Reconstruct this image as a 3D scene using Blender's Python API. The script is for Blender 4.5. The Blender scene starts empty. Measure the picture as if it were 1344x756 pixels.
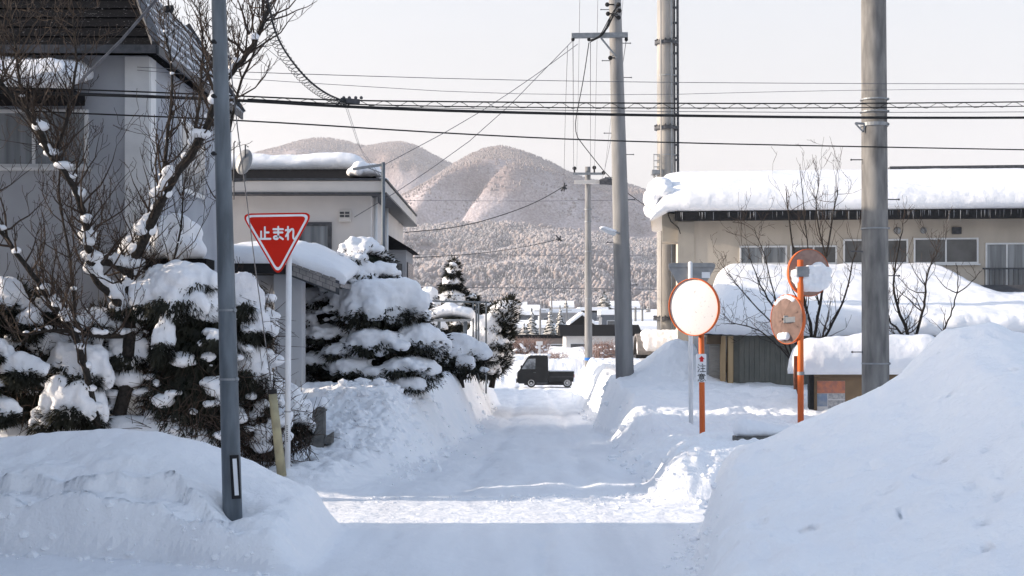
import bpy, bmesh, math, random
import numpy as np
from mathutils import Vector, Matrix, noise as mnoise

rad = math.radians
S = bpy.context.scene
COL = S.collection
RNG = random.Random(7)
F = 1867.0; CX = 672.0; HY = 430.0; CAMZ = 1.9


def P(px, py, d):
    """the place at distance d along a sight line of the photograph"""
    return Vector(((px - CX) / F * d, d, CAMZ + (HY - py) / F * d))


def PX(px, d): return (px - CX) / F * d
def PZ(py, d): return CAMZ + (HY - py) / F * d


# ------------------------------------------------------------------ materials
def new_mat(name):
    m = bpy.data.materials.new(name); m.use_nodes = True
    nt = m.node_tree
    return m, nt, nt.nodes, nt.links, nt.nodes['Principled BSDF']


def mat(name, c1, c2=None, rough=0.7, scale=4.0, detail=6.0, bump=0.0, bscale=None, metal=0.0, spec=0.2,
        stretch=(1, 1, 1), lo=0.35, hi=0.65, coat=0.0):
    m, nt, N, L, b = new_mat(name)
    b.inputs['Roughness'].default_value = rough
    b.inputs['Metallic'].default_value = metal
    b.inputs['Specular IOR Level'].default_value = spec
    b.inputs['Coat Weight'].default_value = coat
    geo = N.new('ShaderNodeNewGeometry')
    mp = N.new('ShaderNodeMapping'); mp.inputs['Scale'].default_value = stretch
    L.new(geo.outputs['Position'], mp.inputs['Vector'])
    nz = N.new('ShaderNodeTexNoise'); nz.inputs['Scale'].default_value = scale; nz.inputs['Detail'].default_value = detail
    L.new(mp.outputs[0], nz.inputs['Vector'])
    rp = N.new('ShaderNodeValToRGB')
    rp.color_ramp.elements[0].position = lo; rp.color_ramp.elements[1].position = hi
    rp.color_ramp.elements[0].color = (*c1, 1); rp.color_ramp.elements[1].color = (*(c2 or c1), 1)
    L.new(nz.outputs['Fac'], rp.inputs[0]); L.new(rp.outputs[0], b.inputs['Base Color'])
    if bump:
        n2 = N.new('ShaderNodeTexNoise'); n2.inputs['Scale'].default_value = bscale or scale * 3; n2.inputs['Detail'].default_value = 5
        L.new(mp.outputs[0], n2.inputs['Vector'])
        bp = N.new('ShaderNodeBump'); bp.inputs['Strength'].default_value = 1.0; bp.inputs['Distance'].default_value = bump
        L.new(n2.outputs['Fac'], bp.inputs['Height']); L.new(bp.outputs[0], b.inputs['Normal'])
    return m


def snow_mat(name, *a, tracks=None, **k):
    m = _snow_mat(name, *a, **k)
    if tracks:
        nt = m.node_tree; mp = nt.nodes.new('ShaderNodeMapping'); mp.inputs['Scale'].default_value = tracks
        geo = next(n for n in nt.nodes if n.type == 'NEW_GEOMETRY'); nz = [n for n in nt.nodes if n.type == 'TEX_NOISE'][-1]
        nt.links.new(geo.outputs['Position'], mp.inputs['Vector']); nt.links.new(mp.outputs[0], nz.inputs['Vector'])
    return m


def _snow_mat(name, c=(0.915, 0.925, 0.945), fine=0.007, coarse=0.022, fs=45.0, cs=9.0, dirt=0.0):
    m, nt, N, L, b = new_mat(name)
    b.inputs['Roughness'].default_value = 0.55
    b.inputs['Specular IOR Level'].default_value = 0.25
    geo = N.new('ShaderNodeNewGeometry')
    n1 = N.new('ShaderNodeTexNoise'); n1.inputs['Scale'].default_value = fs; n1.inputs['Detail'].default_value = 4
    n2 = N.new('ShaderNodeTexNoise'); n2.inputs['Scale'].default_value = cs; n2.inputs['Detail'].default_value = 5
    L.new(geo.outputs['Position'], n1.inputs['Vector']); L.new(geo.outputs['Position'], n2.inputs['Vector'])
    b1 = N.new('ShaderNodeBump'); b1.inputs['Distance'].default_value = coarse; b1.inputs['Strength'].default_value = 1
    b2 = N.new('ShaderNodeBump'); b2.inputs['Distance'].default_value = fine; b2.inputs['Strength'].default_value = 1
    L.new(n2.outputs['Fac'], b1.inputs['Height']); L.new(n1.outputs['Fac'], b2.inputs['Height'])
    L.new(b1.outputs[0], b2.inputs['Normal']); L.new(b2.outputs[0], b.inputs['Normal'])
    rp = N.new('ShaderNodeValToRGB'); n3 = N.new('ShaderNodeTexNoise'); n3.inputs['Scale'].default_value = 1.7; n3.inputs['Detail'].default_value = 8
    L.new(geo.outputs['Position'], n3.inputs['Vector'])
    rp.color_ramp.elements[0].position = 0.3; rp.color_ramp.elements[1].position = 0.6
    rp.color_ramp.elements[0].color = (c[0] * (0.97 - dirt), c[1] * (0.97 - dirt), c[2] * (0.98 - dirt), 1)
    rp.color_ramp.elements[1].color = (*c, 1)
    L.new(n3.outputs['Fac'], rp.inputs[0]); L.new(rp.outputs[0], b.inputs['Base Color'])
    return m


def frost_mat(name, body, snow=(0.82, 0.83, 0.87), lo=0.1, hi=0.7, scale=0.5, amount=0.5):
    """frosted foliage: snow lies where a face looks up"""
    m, nt, N, L, b = new_mat(name)
    b.inputs['Roughness'].default_value = 0.85; b.inputs['Specular IOR Level'].default_value = 0.1
    geo = N.new('ShaderNodeNewGeometry'); sx = N.new('ShaderNodeSeparateXYZ')
    L.new(geo.outputs['Normal'], sx.inputs[0])
    nz = N.new('ShaderNodeTexNoise'); nz.inputs['Scale'].default_value = scale; nz.inputs['Detail'].default_value = 4
    L.new(geo.outputs['Position'], nz.inputs['Vector'])
    ma = N.new('ShaderNodeMath'); ma.operation = 'MULTIPLY_ADD'
    L.new(nz.outputs['Fac'], ma.inputs[0]); ma.inputs[1].default_value = amount * 2; L.new(sx.outputs['Z'], ma.inputs[2])
    mr = N.new('ShaderNodeMapRange'); mr.inputs['From Min'].default_value = lo + amount; mr.inputs['From Max'].default_value = hi + amount
    L.new(ma.outputs[0], mr.inputs['Value'])
    mx = N.new('ShaderNodeMix'); mx.data_type = 'RGBA'
    mx.inputs['A'].default_value = (*body, 1); mx.inputs['B'].default_value = (*snow, 1)
    L.new(mr.outputs[0], mx.inputs['Factor']); L.new(mx.outputs['Result'], b.inputs['Base Color'])
    return m


M = {}
M['snow'] = snow_mat('snow')
M['snow_soft'] = snow_mat('snow_soft', c=(0.865, 0.875, 0.90), fine=0.005, coarse=0.025, fs=60, cs=5)
M['snow_road'] = snow_mat('packed_snow', c=(0.875, 0.89, 0.92), fine=0.009, coarse=0.022, fs=26, cs=6, dirt=0.09, tracks=(1.6, .16, 1))
M['snow_far'] = snow_mat('far_snow', fine=0.01, coarse=0.05, fs=12, cs=2)
M['concrete'] = mat('pole_concrete', (0.25, 0.242, 0.23), (0.135, 0.132, 0.13), 0.95, 9, 10, 0.002, 40, stretch=(1, 1, 0.22), spec=.05)
M['concrete2'] = mat('grey_concrete', (0.30, 0.295, 0.29), (0.17, 0.17, 0.172), 0.9, 4, 9, 0.002, 30, stretch=(1, 1, 0.15))
M['galv'] = mat('galvanised_steel', (0.17, 0.195, 0.22), (0.10, 0.115, 0.13), 0.55, 10, 9, 0.0008, 60, metal=0.35, stretch=(1, 1, 0.2))
M['mast'] = mat('mast_steel', (0.40, 0.375, 0.345), (0.24, 0.235, 0.23), 0.6, 3, 9, 0.001, 30, stretch=(1, 1, 0.2))
M['steel_dark'] = mat('dark_steel', (0.05, 0.055, 0.06), (0.09, 0.09, 0.1), 0.55, 12, 4)
M['steel'] = mat('bracket_steel', (0.22, 0.235, 0.25), (0.3, 0.31, 0.32), 0.5, 12, 4, metal=0.3)
M['white_paint'] = mat('white_paint', (0.78, 0.79, 0.80), (0.70, 0.71, 0.73), 0.4, 5, 6)
M['red'] = mat('sign_red', (0.62, 0.020, 0.008), (0.54, 0.018, 0.008), 0.5, 3, 4, spec=0.12)
M['sign_white'] = mat('sign_white', (0.85, 0.85, 0.86), (0.78, 0.78, 0.8), 0.4, 6, 4)
M['sign_back'] = mat('sign_back', (0.27, 0.28, 0.29), (0.34, 0.345, 0.35), 0.5, 8, 5, metal=0.2)
M['orange'] = mat('mirror_orange', (0.66, 0.15, 0.035), (0.55, 0.12, 0.04), 0.45, 6, 6, stretch=(1, 1, .2))
M['dish'] = mat('mirror_back', (0.35, 0.23, 0.19), (0.28, 0.185, 0.155), 0.75, 14, 7)
M['glass_frost'] = mat('frosted_mirror', (0.70, 0.68, 0.655), (0.36, 0.36, 0.38), 0.45, 22, 11, lo=0.60, hi=0.76)
M['black'] = mat('black', (0.012, 0.012, 0.013), (0.02, 0.02, 0.022), 0.6, 20, 3)
M['cable'] = mat('cable_black', (0.015, 0.015, 0.016), (0.03, 0.03, 0.03), 0.6, 8, 3)
M['wire'] = mat('wire_grey', (0.10, 0.10, 0.11), (0.16, 0.16, 0.17), 0.6, 8, 3)
M['stake'] = mat('guy_cover', (0.40, 0.36, 0.23), (0.3, 0.27, 0.18), 0.6, 10, 6)
M['bark'] = mat('bark', (0.018, 0.016, 0.015), (0.042, 0.036, 0.031), 0.9, 30, 6, 0.004, 60)
M['twig'] = mat('twig', (0.040, 0.030, 0.024), (0.065, 0.048, 0.038), 0.85, 10, 4)
M['twig_brown'] = mat('brown_twig', (0.085, 0.06, 0.045), (0.05, 0.036, 0.03), 0.85, 10, 4)
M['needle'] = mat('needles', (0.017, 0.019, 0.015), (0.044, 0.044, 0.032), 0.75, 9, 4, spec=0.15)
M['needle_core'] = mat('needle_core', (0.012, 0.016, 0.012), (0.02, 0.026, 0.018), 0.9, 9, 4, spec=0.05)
M['hedge_red'] = mat('bare_hedge', (0.22, 0.13, 0.10), (0.4, 0.30, 0.27), 0.9, 5, 5)
M['house_white'] = mat('house_wall', (0.385, 0.405, 0.44), (0.31, 0.325, 0.36), 0.85, 1.4, 11, 0.0015, 60)
M['cream'] = mat('cream_render', (0.68, 0.64, 0.61), (0.62, 0.585, 0.56), 0.85, 1.5, 7, 0.0015, 90)
M['cream_trim'] = mat('cream_trim', (0.62, 0.58, 0.54), (0.56, 0.53, 0.5), 0.7, 3, 5)
M['porch_wall'] = mat('porch_wall', (0.36, 0.365, 0.385), (0.32, 0.325, 0.34), 0.85, 2, 6, 0.001, 60)
M['pillar'] = mat('pillar', (0.52, 0.52, 0.53), (0.47, 0.47, 0.48), 0.8, 2, 6, 0.001, 60)
M['roof_dark'] = mat('dark_shingle', (0.008, 0.008, 0.009), (0.016, 0.015, 0.016), 0.85, 14, 5, 0.004, 40, spec=.06)
M['shingle'] = mat('snow_dusted_shingle', (0.006, 0.006, 0.007), (0.30, 0.29, 0.29), 0.9, 34, 10, 0.004, 40, lo=0.64, hi=0.76, spec=.04)
M['roof_seam'] = mat('metal_roofing', (0.40, 0.43, 0.47), (0.56, 0.58, 0.62), 0.4, 2.5, 8, metal=0.25)
M['roof_tile'] = mat('tile_grey', (0.30, 0.275, 0.26), (0.2, 0.19, 0.185), 0.6, 7, 5)
M['beige'] = mat('beige_wall', (0.54, 0.485, 0.415), (0.43, 0.385, 0.33), 0.9, 1.6, 11, 0.002, 50, stretch=(1, 1, 0.3))
M['beige2'] = mat('beige_panel', (0.42, 0.39, 0.34), (0.36, 0.335, 0.3), 0.85, 2, 6)
M['frame'] = mat('window_frame', (0.66, 0.67, 0.68), (0.6, 0.61, 0.62), 0.4, 5, 3)
M['pane'] = mat('window_pane', (0.045, 0.05, 0.056), (0.10, 0.105, 0.11), 0.12, 1.6, 4, spec=0.6)
M['pane_curtain'] = mat('window_curtain', (0.26, 0.28, 0.30), (0.12, 0.135, 0.15), 0.2, 9, 3, spec=0.6, stretch=(1, 1, 0.05))
M['shed'] = mat('shed_metal', (0.215, 0.215, 0.19), (0.165, 0.168, 0.15), 0.55, 3, 6)
M['shutter'] = mat('shutter', (0.36, 0.34, 0.31), (0.3, 0.285, 0.26), 0.5, 3, 6)
M['timber'] = mat('timber', (0.52, 0.38, 0.22), (0.40, 0.28, 0.16), 0.7, 6, 6, stretch=(1, 1, 0.1))
M['wood_dark'] = mat('brown_frame', (0.12, 0.085, 0.055), (0.16, 0.115, 0.075), 0.6, 6, 6)
M['board'] = mat('board_brown', (0.215, 0.155, 0.10), (0.18, 0.13, 0.085), 0.7, 4, 6)
M['stone'] = mat('gate_stone', (0.10, 0.10, 0.095), (0.17, 0.165, 0.155), 0.9, 9, 7, 0.006, 30)
M['truck'] = mat('truck_black', (0.010, 0.011, 0.012), (0.016, 0.017, 0.018), 0.35, 3, 3, spec=0.2)
M['tyre'] = mat('tyre', (0.02, 0.02, 0.02), (0.035, 0.034, 0.033), 0.85, 20, 3)
M['alloy'] = mat('alloy', (0.55, 0.55, 0.56), (0.45, 0.45, 0.46), 0.35, 8, 3, metal=0.6)
M['lampglass'] = mat('headlamp', (0.62, 0.64, 0.66), (0.5, 0.52, 0.54), 0.15, 8, 3)
M['ice'] = mat('ice', (0.10, 0.105, 0.115), (0.34, 0.36, 0.39), 0.2, 3, 5)
M['post_orange'] = mat('poster_orange', (0.50, 0.20, 0.12), (0.34, 0.16, 0.13), 0.5, 14, 6)
M['post_blue'] = mat('poster_blue', (0.16, 0.22, 0.33), (0.26, 0.30, 0.36), 0.5, 9, 6)
M['post_grey'] = mat('poster_grey', (0.24, 0.25, 0.27), (0.44, 0.44, 0.45), 0.5, 22, 6)
M['post_white'] = mat('poster_white', (0.6, 0.6, 0.6), (0.5, 0.5, 0.52), 0.5, 8, 4)
M['brown_far'] = mat('brown_cladding', (0.17, 0.14, 0.125), (0.22, 0.185, 0.17), 0.8, 1, 5)
M['grey_far'] = mat('grey_cladding', (0.40, 0.38, 0.37), (0.34, 0.325, 0.32), 0.8, 0.8, 5)
M['slate_far'] = mat('slate_cladding', (0.10, 0.115, 0.14), (0.14, 0.15, 0.17), 0.7, 0.8, 5)
M['white_far'] = mat('white_cladding', (0.66, 0.65, 0.64), (0.58, 0.57, 0.565), 0.8, 0.8, 5)
M['frost_tree'] = frost_mat('frosted_conifer', (0.05, 0.06, 0.055), (0.72, 0.69, 0.66), 0.0, 0.5, 1.5, 0.35)
M['blue'] = mat('blue_tag', (0.03, 0.16, 0.5), (0.03, 0.14, 0.42), 0.5, 4, 3)


# ------------------------------------------------------------------ mesh building
class MB:
    def __init__(self):
        self.v = []; self.f = []; self.m = []

    def add(self, vs, fs, mi=0):
        o = len(self.v)
        self.v.extend([tuple(v) for v in vs])
        for f in fs:
            self.f.append(tuple(i + o for i in f)); self.m.append(mi)

    def box(self, a, b, mi=0, mtx=None):
        x0, y0, z0 = a; x1, y1, z1 = b
        vs = [Vector(p) for p in ((x0, y0, z0), (x1, y0, z0), (x1, y1, z0), (x0, y1, z0), (x0, y0, z1), (x1, y0, z1), (x1, y1, z1), (x0, y1, z1))]
        if mtx is not None: vs = [mtx @ v for v in vs]
        self.add(vs, [(0, 3, 2, 1), (4, 5, 6, 7), (0, 1, 5, 4), (1, 2, 6, 5), (2, 3, 7, 6), (3, 0, 4, 7)], mi)

    def quad(self, a, b, c, d, mi=0): self.add([a, b, c, d], [(0, 1, 2, 3)], mi)

    def bar(self, p, q, w, h, mi=0, up=(0, 0, 1)):
        p = Vector(p); q = Vector(q); d = (q - p).normalized(); u = Vector(up)
        s = d.cross(u)
        if s.length < 1e-4: s = d.cross(Vector((1, 0, 0)))
        s.normalize(); t = s.cross(d).normalized(); s *= w / 2; t *= h / 2
        vs = [p - s - t, p + s - t, p + s + t, p - s + t, q - s - t, q + s - t, q + s + t, q - s + t]
        self.add(vs, [(3, 2, 1, 0), (4, 5, 6, 7), (0, 1, 5, 4), (1, 2, 6, 5), (2, 3, 7, 6), (3, 0, 4, 7)], mi)

    def tube(self, pts, radii, n=8, mi=0, caps=True):
        pts = [Vector(p) for p in pts]
        if not hasattr(radii, '__len__'): radii = [radii] * len(pts)
        o = len(self.v); k = len(pts); ref = None
        for i, p in enumerate(pts):
            d = (pts[min(i + 1, k - 1)] - pts[max(i - 1, 0)])
            d = d.normalized() if d.length > 1e-9 else Vector((0, 0, 1))
            if ref is None:
                ref = d.cross(Vector((0, 0, 1)))
                if ref.length < 0.05: ref = d.cross(Vector((1, 0, 0)))
            s = ref - d * ref.dot(d)
            if s.length < 1e-6: s = d.orthogonal()
            s.normalize(); ref = s; t = d.cross(s)
            for j in range(n):
                a = 2 * math.pi * j / n
                self.v.append(tuple(p + (s * math.cos(a) + t * math.sin(a)) * radii[i]))
        for i in range(k - 1):
            for j in range(n):
                a = o + i * n + j; b = o + i * n + (j + 1) % n
                self.f.append((a, b, b + n, a + n)); self.m.append(mi)
        if caps:
            self.f.append(tuple(o + j for j in range(n))[::-1]); self.m.append(mi)
            self.f.append(tuple(o + (k - 1) * n + j for j in range(n))); self.m.append(mi)

    def prism(self, poly, h, mtx, mi=0):
        """polygon in local xy pushed along local z by h"""
        n = len(poly)
        vs = [mtx @ Vector((x, y, 0)) for x, y in poly] + [mtx @ Vector((x, y, h)) for x, y in poly]
        fs = [tuple(range(n))[::-1], tuple(range(n, 2 * n))] + [(i, (i + 1) % n, n + (i + 1) % n, n + i) for i in range(n)]
        self.add(vs, fs, mi)

    def lathe(self, prof, n, mtx, mi=0):
        o = len(self.v)
        for r, z in prof:
            for j in range(n):
                a = 2 * math.pi * j / n
                self.v.append(tuple(mtx @ Vector((r * math.cos(a), r * math.sin(a), z))))
        for i in range(len(prof) - 1):
            for j in range(n):
                a = o + i * n + j; b = o + i * n + (j + 1) % n
                self.f.append((a, b, b + n, a + n)); self.m.append(mi)

    def ball(self, c, r, n=8, mi=0):
        c = Vector(c); rr = r if hasattr(r, '__len__') else (r, r, r)
        prof = [(max(1e-4, math.sin(math.pi * i / n)), -math.cos(math.pi * i / n)) for i in range(n + 1)]
        self.lathe(prof, n + 2, Matrix.Translation(c) @ Matrix.Diagonal((rr[0], rr[1], rr[2], 1)), mi)

    def build(self, name, mats, parent=None, smooth=False, bevel=0.0, loc=None):
        me = bpy.data.meshes.new(name)
        org = Vector((0, 0, 0))
        if parent is not None: org = world_of(parent)
        elif loc is not None: org = Vector(loc)
        me.from_pydata([(v[0] - org.x, v[1] - org.y, v[2] - org.z) for v in self.v], [], self.f)
        mats = mats if isinstance(mats, (list, tuple)) else [mats]
        for mm in mats: me.materials.append(mm)
        if len(mats) > 1: me.polygons.foreach_set('material_index', self.m)
        if smooth: me.polygons.foreach_set('use_smooth', [True] * len(me.polygons))
        me.update()
        o = bpy.data.objects.new(name, me); COL.objects.link(o)
        if parent is not None: o.parent = parent
        elif loc is not None: o.location = loc
        if bevel:
            md = o.modifiers.new('edge', 'BEVEL'); md.width = bevel; md.segments = 2; md.limit_method = 'ANGLE'
        return o


def world_of(o):
    w = Vector(o.location)
    while o.parent is not None:
        o = o.parent; w = w + Vector(o.location)
    return w


def tag(o, label, cat=None, group=None, kind=None):
    o['label'] = label
    if cat: o['category'] = cat
    if group: o['group'] = group
    if kind: o['kind'] = kind
    return o


def thing(name, loc, label, cat, group=None):
    o = bpy.data.objects.new(name, None); COL.objects.link(o)
    o.location = loc; o.empty_display_size = 0.2
    return tag(o, label, cat, group)


def rounded(pts, r, n=5):
    """round the corners of a convex polygon"""
    out = []; k = len(pts)
    for i in range(k):
        p = Vector(pts[i]); a = (Vector(pts[i - 1]) - p); b = (Vector(pts[(i + 1) % k]) - p)
        ang = a.angle(b); t = r / math.tan(ang / 2)
        p0 = p + a.normalized() * t; p1 = p + b.normalized() * t
        for j in range(n + 1):
            s = j / n
            out.append(tuple(p0 * (1 - s) ** 2 + p * 2 * s * (1 - s) + p1 * s ** 2))
    return out


_ICO = {}
def ico(sub):
    if sub not in _ICO:
        bm = bmesh.new(); bmesh.ops.create_icosphere(bm, subdivisions=sub, radius=1)
        _ICO[sub] = (np.array([v.co[:] for v in bm.verts]), [tuple(v.index for v in f.verts) for f in bm.faces]); bm.free()
    return _ICO[sub]


def blob(name, prims, material, parent=None, voxel=0.03, iters=6, amp=0.0, scl=4.0, loc=None, flat=None):
    """many ellipsoids (centre, radii) and boxes melted into one soft mass"""
    vs, fs = ico(2); mb = MB()
    for p in prims:
        if p[0] == 'box': mb.box(p[1], p[2])
        else:
            c = np.array(p[0]); r = np.array(p[1]); mb.add((vs * r + c).tolist(), fs)
    o = mb.build(name, material, None)
    md = o.modifiers.new('r', 'REMESH'); md.mode = 'VOXEL'; md.voxel_size = voxel
    sm = o.modifiers.new('s', 'SMOOTH'); sm.factor = 0.5; sm.iterations = iters
    dg = bpy.context.evaluated_depsgraph_get(); dg.update()
    me = bpy.data.meshes.new_from_object(o.evaluated_get(dg), depsgraph=dg)
    old = o.data; o.modifiers.clear(); o.data = me; bpy.data.meshes.remove(old)
    n = len(me.vertices); co = np.empty(n * 3); me.vertices.foreach_get('co', co); co = co.reshape(-1, 3)
    if amp:
        me.update(); no = np.empty(n * 3); me.vertices.foreach_get('normal', no); no = no.reshape(-1, 3)
        d = np.array([mnoise.fractal(Vector(c) * scl, 0.9, 2.0, 3) for c in co])
        co = co + no * (d * amp)[:, None]
    org = world_of(parent) if parent is not None else (Vector(loc) if loc is not None else Vector((0, 0, 0)))
    co = co - np.array(org)
    me.vertices.foreach_set('co', co.ravel())
    me.polygons.foreach_set('use_smooth', [True] * len(me.polygons))
    me.materials.clear(); me.materials.append(material); me.name = name; me.update()
    if parent is not None: o.parent = parent
    elif loc is not None: o.location = loc
    return o


# ------------------------------------------------------------------ numpy noise
def _hash(ix, iy, seed):
    h = (ix.astype(np.int64) * 374761393 + iy.astype(np.int64) * 668265263 + seed * 1442695041) & 0xFFFFFFFF
    h = ((h ^ (h >> 13)) * 1274126177) & 0xFFFFFFFF
    return (h ^ (h >> 16)) & 0xFFFFFFFF


def gnoise(x, y, seed=0):
    ix = np.floor(x); iy = np.floor(y); fx = x - ix; fy = y - iy
    u = fx * fx * fx * (fx * (fx * 6 - 15) + 10); v = fy * fy * fy * (fy * (fy * 6 - 15) + 10)
    def g(dx, dy):
        a = _hash(ix + dx, iy + dy, seed) * (2 * np.pi / 4294967296.0)
        return np.cos(a) * (fx - dx) + np.sin(a) * (fy - dy)
    a = g(0, 0) * (1 - u) + g(1, 0) * u; b = g(0, 1) * (1 - u) + g(1, 1) * u
    return (a * (1 - v) + b * v) * 1.5


def fbm(x, y, seed=0, octs=4, gain=0.5):
    r = 0; a = 1.0; s = 0
    for i in range(octs):
        r = r + a * gnoise(x, y, seed + i * 17); s += a; a *= gain; x = x * 2.03 + 7.1; y = y * 2.03 + 3.7
    return r / s


def cells(x, y, seed=0):
    ix = np.floor(x); iy = np.floor(y); best = np.full(np.shape(x), 9.0)
    for dx in (-1, 0, 1):
        for dy in (-1, 0, 1):
            hx = _hash(ix + dx, iy + dy, seed) / 4294967296.0; hy = _hash(ix + dx, iy + dy, seed + 5) / 4294967296.0
            best = np.minimum(best, np.hypot(ix + dx + hx - x, iy + dy + hy - y))
    return best


def sinterp(x, xp, fp, k=.25):
    """linear table with its corners softened over +-k"""
    x = np.asarray(x, float); r = 0
    for o, w in ((-1, .1), (-.66, .15), (-.33, .16), (0, .18), (.33, .16), (.66, .15), (1, .1)): r = r + w * np.interp(x + o * k, xp, fp)
    return r


def sstep(a, b, x):
    t = np.clip((x - a) / (b - a), 0, 1); return t * t * (3 - 2 * t)


# ------------------------------------------------------------------ terrain
def ground_base(y):
    return np.interp(y, [-60, 16, 22, 85, 92, 130, 200, 300, 600, 1200, 5000], [0, 0, -.13, -1.68, -1.7, -1.1, 0.0, 3.2, 8, 17, 30])


def road_l(y): return np.interp(y, [14, 16, 20, 25, 31, 50, 70, 82], [-1.7, -1.45, -1.1, -.84, -.68, -.42, -.8, -1.05]) + .26 * gnoise(np.asarray(y) * .33, np.asarray(y) * 0, 33) + .08 * gnoise(np.asarray(y) * 1.1, np.asarray(y) * 0, 34)
def road_r(y): return np.interp(y, [14, 15.1, 17, 20, 31, 45, 55, 70, 82], [1.9, 1.45, 1.5, 1.55, 1.85, 2.05, 2.3, 3.0, 3.35]) + .24 * gnoise(np.asarray(y) * .30, np.asarray(y) * 0 + 5, 35) * (np.asarray(y) > 15.5) + .06 * gnoise(np.asarray(y) * 1.2, np.asarray(y) * 0, 36)


def bank(x, y):
    """depth of the snow heaped above the packed street; also says which heap"""
    g = lambda cx, cy, sx, sy, a: a * np.exp(-((x - cx) / sx) ** 2 - ((y - cy) / sy) ** 2)
    # near left
    topL = sinterp(x, [-14, -8, -4.7, -3.6, -3.0, -2.6, -2.28, -1.98, -1.78, -1.66], [1.0, .95, .9, .96, .88, .71, .57, .45, .36, 0], .12)
    y0 = np.interp(x, [-12, -4.5, -2.9, -1.9, -1.7], [12.3, 12.1, 11.6, 11.05, 11.0]) + 0.10 * gnoise(x * 1.1, y * 0 + 3, 3)
    t = y - y0
    sL = sinterp(t, [-.05, 0.03, 0.10, .18, .5, 1.0, 1.4], [0, .34, .52, .60, .71, .90, 1.0], .03) * (1 - sstep(13.35, 13.75, y))
    sL = np.where(t > 1.4, 1 - sstep(13.35, 13.75, y), sL)
    L = topL * sL
    lip = .40 + .22 * gnoise(x * .9, x * 0 + 2, 5) + .06 * gnoise(x * 4, x * 0, 6)
    L = L - .17 * topL * (1 - sstep(lip - .05, lip, t)) * sstep(.1, .2, t) * sstep(-1.9, -2.3, x)
    L = np.maximum(L - .17 * np.exp(-((x + 2.33) / .2) ** 2 - ((y - 11.85) / .35) ** 2) * (L > .1), 0)
    # near right
    xf = 1.83 + (y - 13.6) * .15 + .05 * gnoise(y * 2.2, x * 0, 8)
    tx = x - xf
    R = sinterp(tx, [0, .08, .16, .3, .9, 1.25, 1.74, 2.0, 2.2, 2.5, 2.8, 3.2, 12], [0, .38, .64, .83, 1.03, 1.2, 1.43, 1.68, 1.90, 1.96, 1.84, 1.78, 1.7], .05)
    R = np.where(tx > .01, R, R * sstep(-.1, .01, tx)) * sinterp(y, [3, 6, 9, 11, 12.4, 13.1, 13.35, 13.85], [.12, .34, .62, .84, 1, .99, .9, 0], .15)
    # beyond the crossing, left
    hl = np.interp(y, [15.7, 16.4, 20, 21.2, 23, 30, 50, 78, 82], [0, .22, .30, .55, 1.12, 1.22, 1.45, 1.3, 0])
    wl = np.interp(y, [16, 20, 23, 30, 40], [.9, .9, 1.15, .85, .75])
    A = hl * sstep(0, 1, (road_l(y) - x) / wl)
    A = np.maximum(A, .84 * sstep(15.85, 16.6, y) * sstep(-3.0, -3.7, x) * (1 - sstep(78, 82, y)))
    # beyond the crossing, right
    hr = np.interp(y, [15.1, 15.6, 16.3, 18, 19.7, 23.4, 25.2, 28, 31, 50, 60, 78, 82], [0, .28, .46, .38, .33, .30, .42, .92, 1.05, 1.45, 1.65, 1.35, 0])
    wr = np.interp(y, [15.1, 18, 20, 24, 28, 34, 45], [.5, .7, 1.1, 1.0, .5, .45, .9])
    B = hr * sstep(0, 1, (x - road_r(y)) / wr)
    B = B + g(3.75, 32.0, .95, 1.5, .95) + g(2.33, 24.2, .28, .35, .34) + g(1.95, 15.75, .4, .3, .14) + g(2.55, 15.9, .4, .3, .16) + g(2.35, 17.5, .45, .35, .16)
    B = B * (1 - sstep(79, 82.5, y))
    # behind the truck
    C = 1.7 * sstep(87.6, 91, y) * (0.8 + .5 * fbm(x * .12, y * .12, 21))
    C = np.where(y > 120, C * np.clip(1 - (y - 120) / 40, .3, 1), C)
    far = np.maximum(A, np.maximum(B, C))
    h = np.maximum(np.maximum(L, R), far)
    which = np.where((R >= .05) & (R >= far) & (x > 0), 2, np.where((L >= .05) & (L >= far) & (x < 0), 1, np.where(far > .07, 3, 0)))
    return h, which


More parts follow.
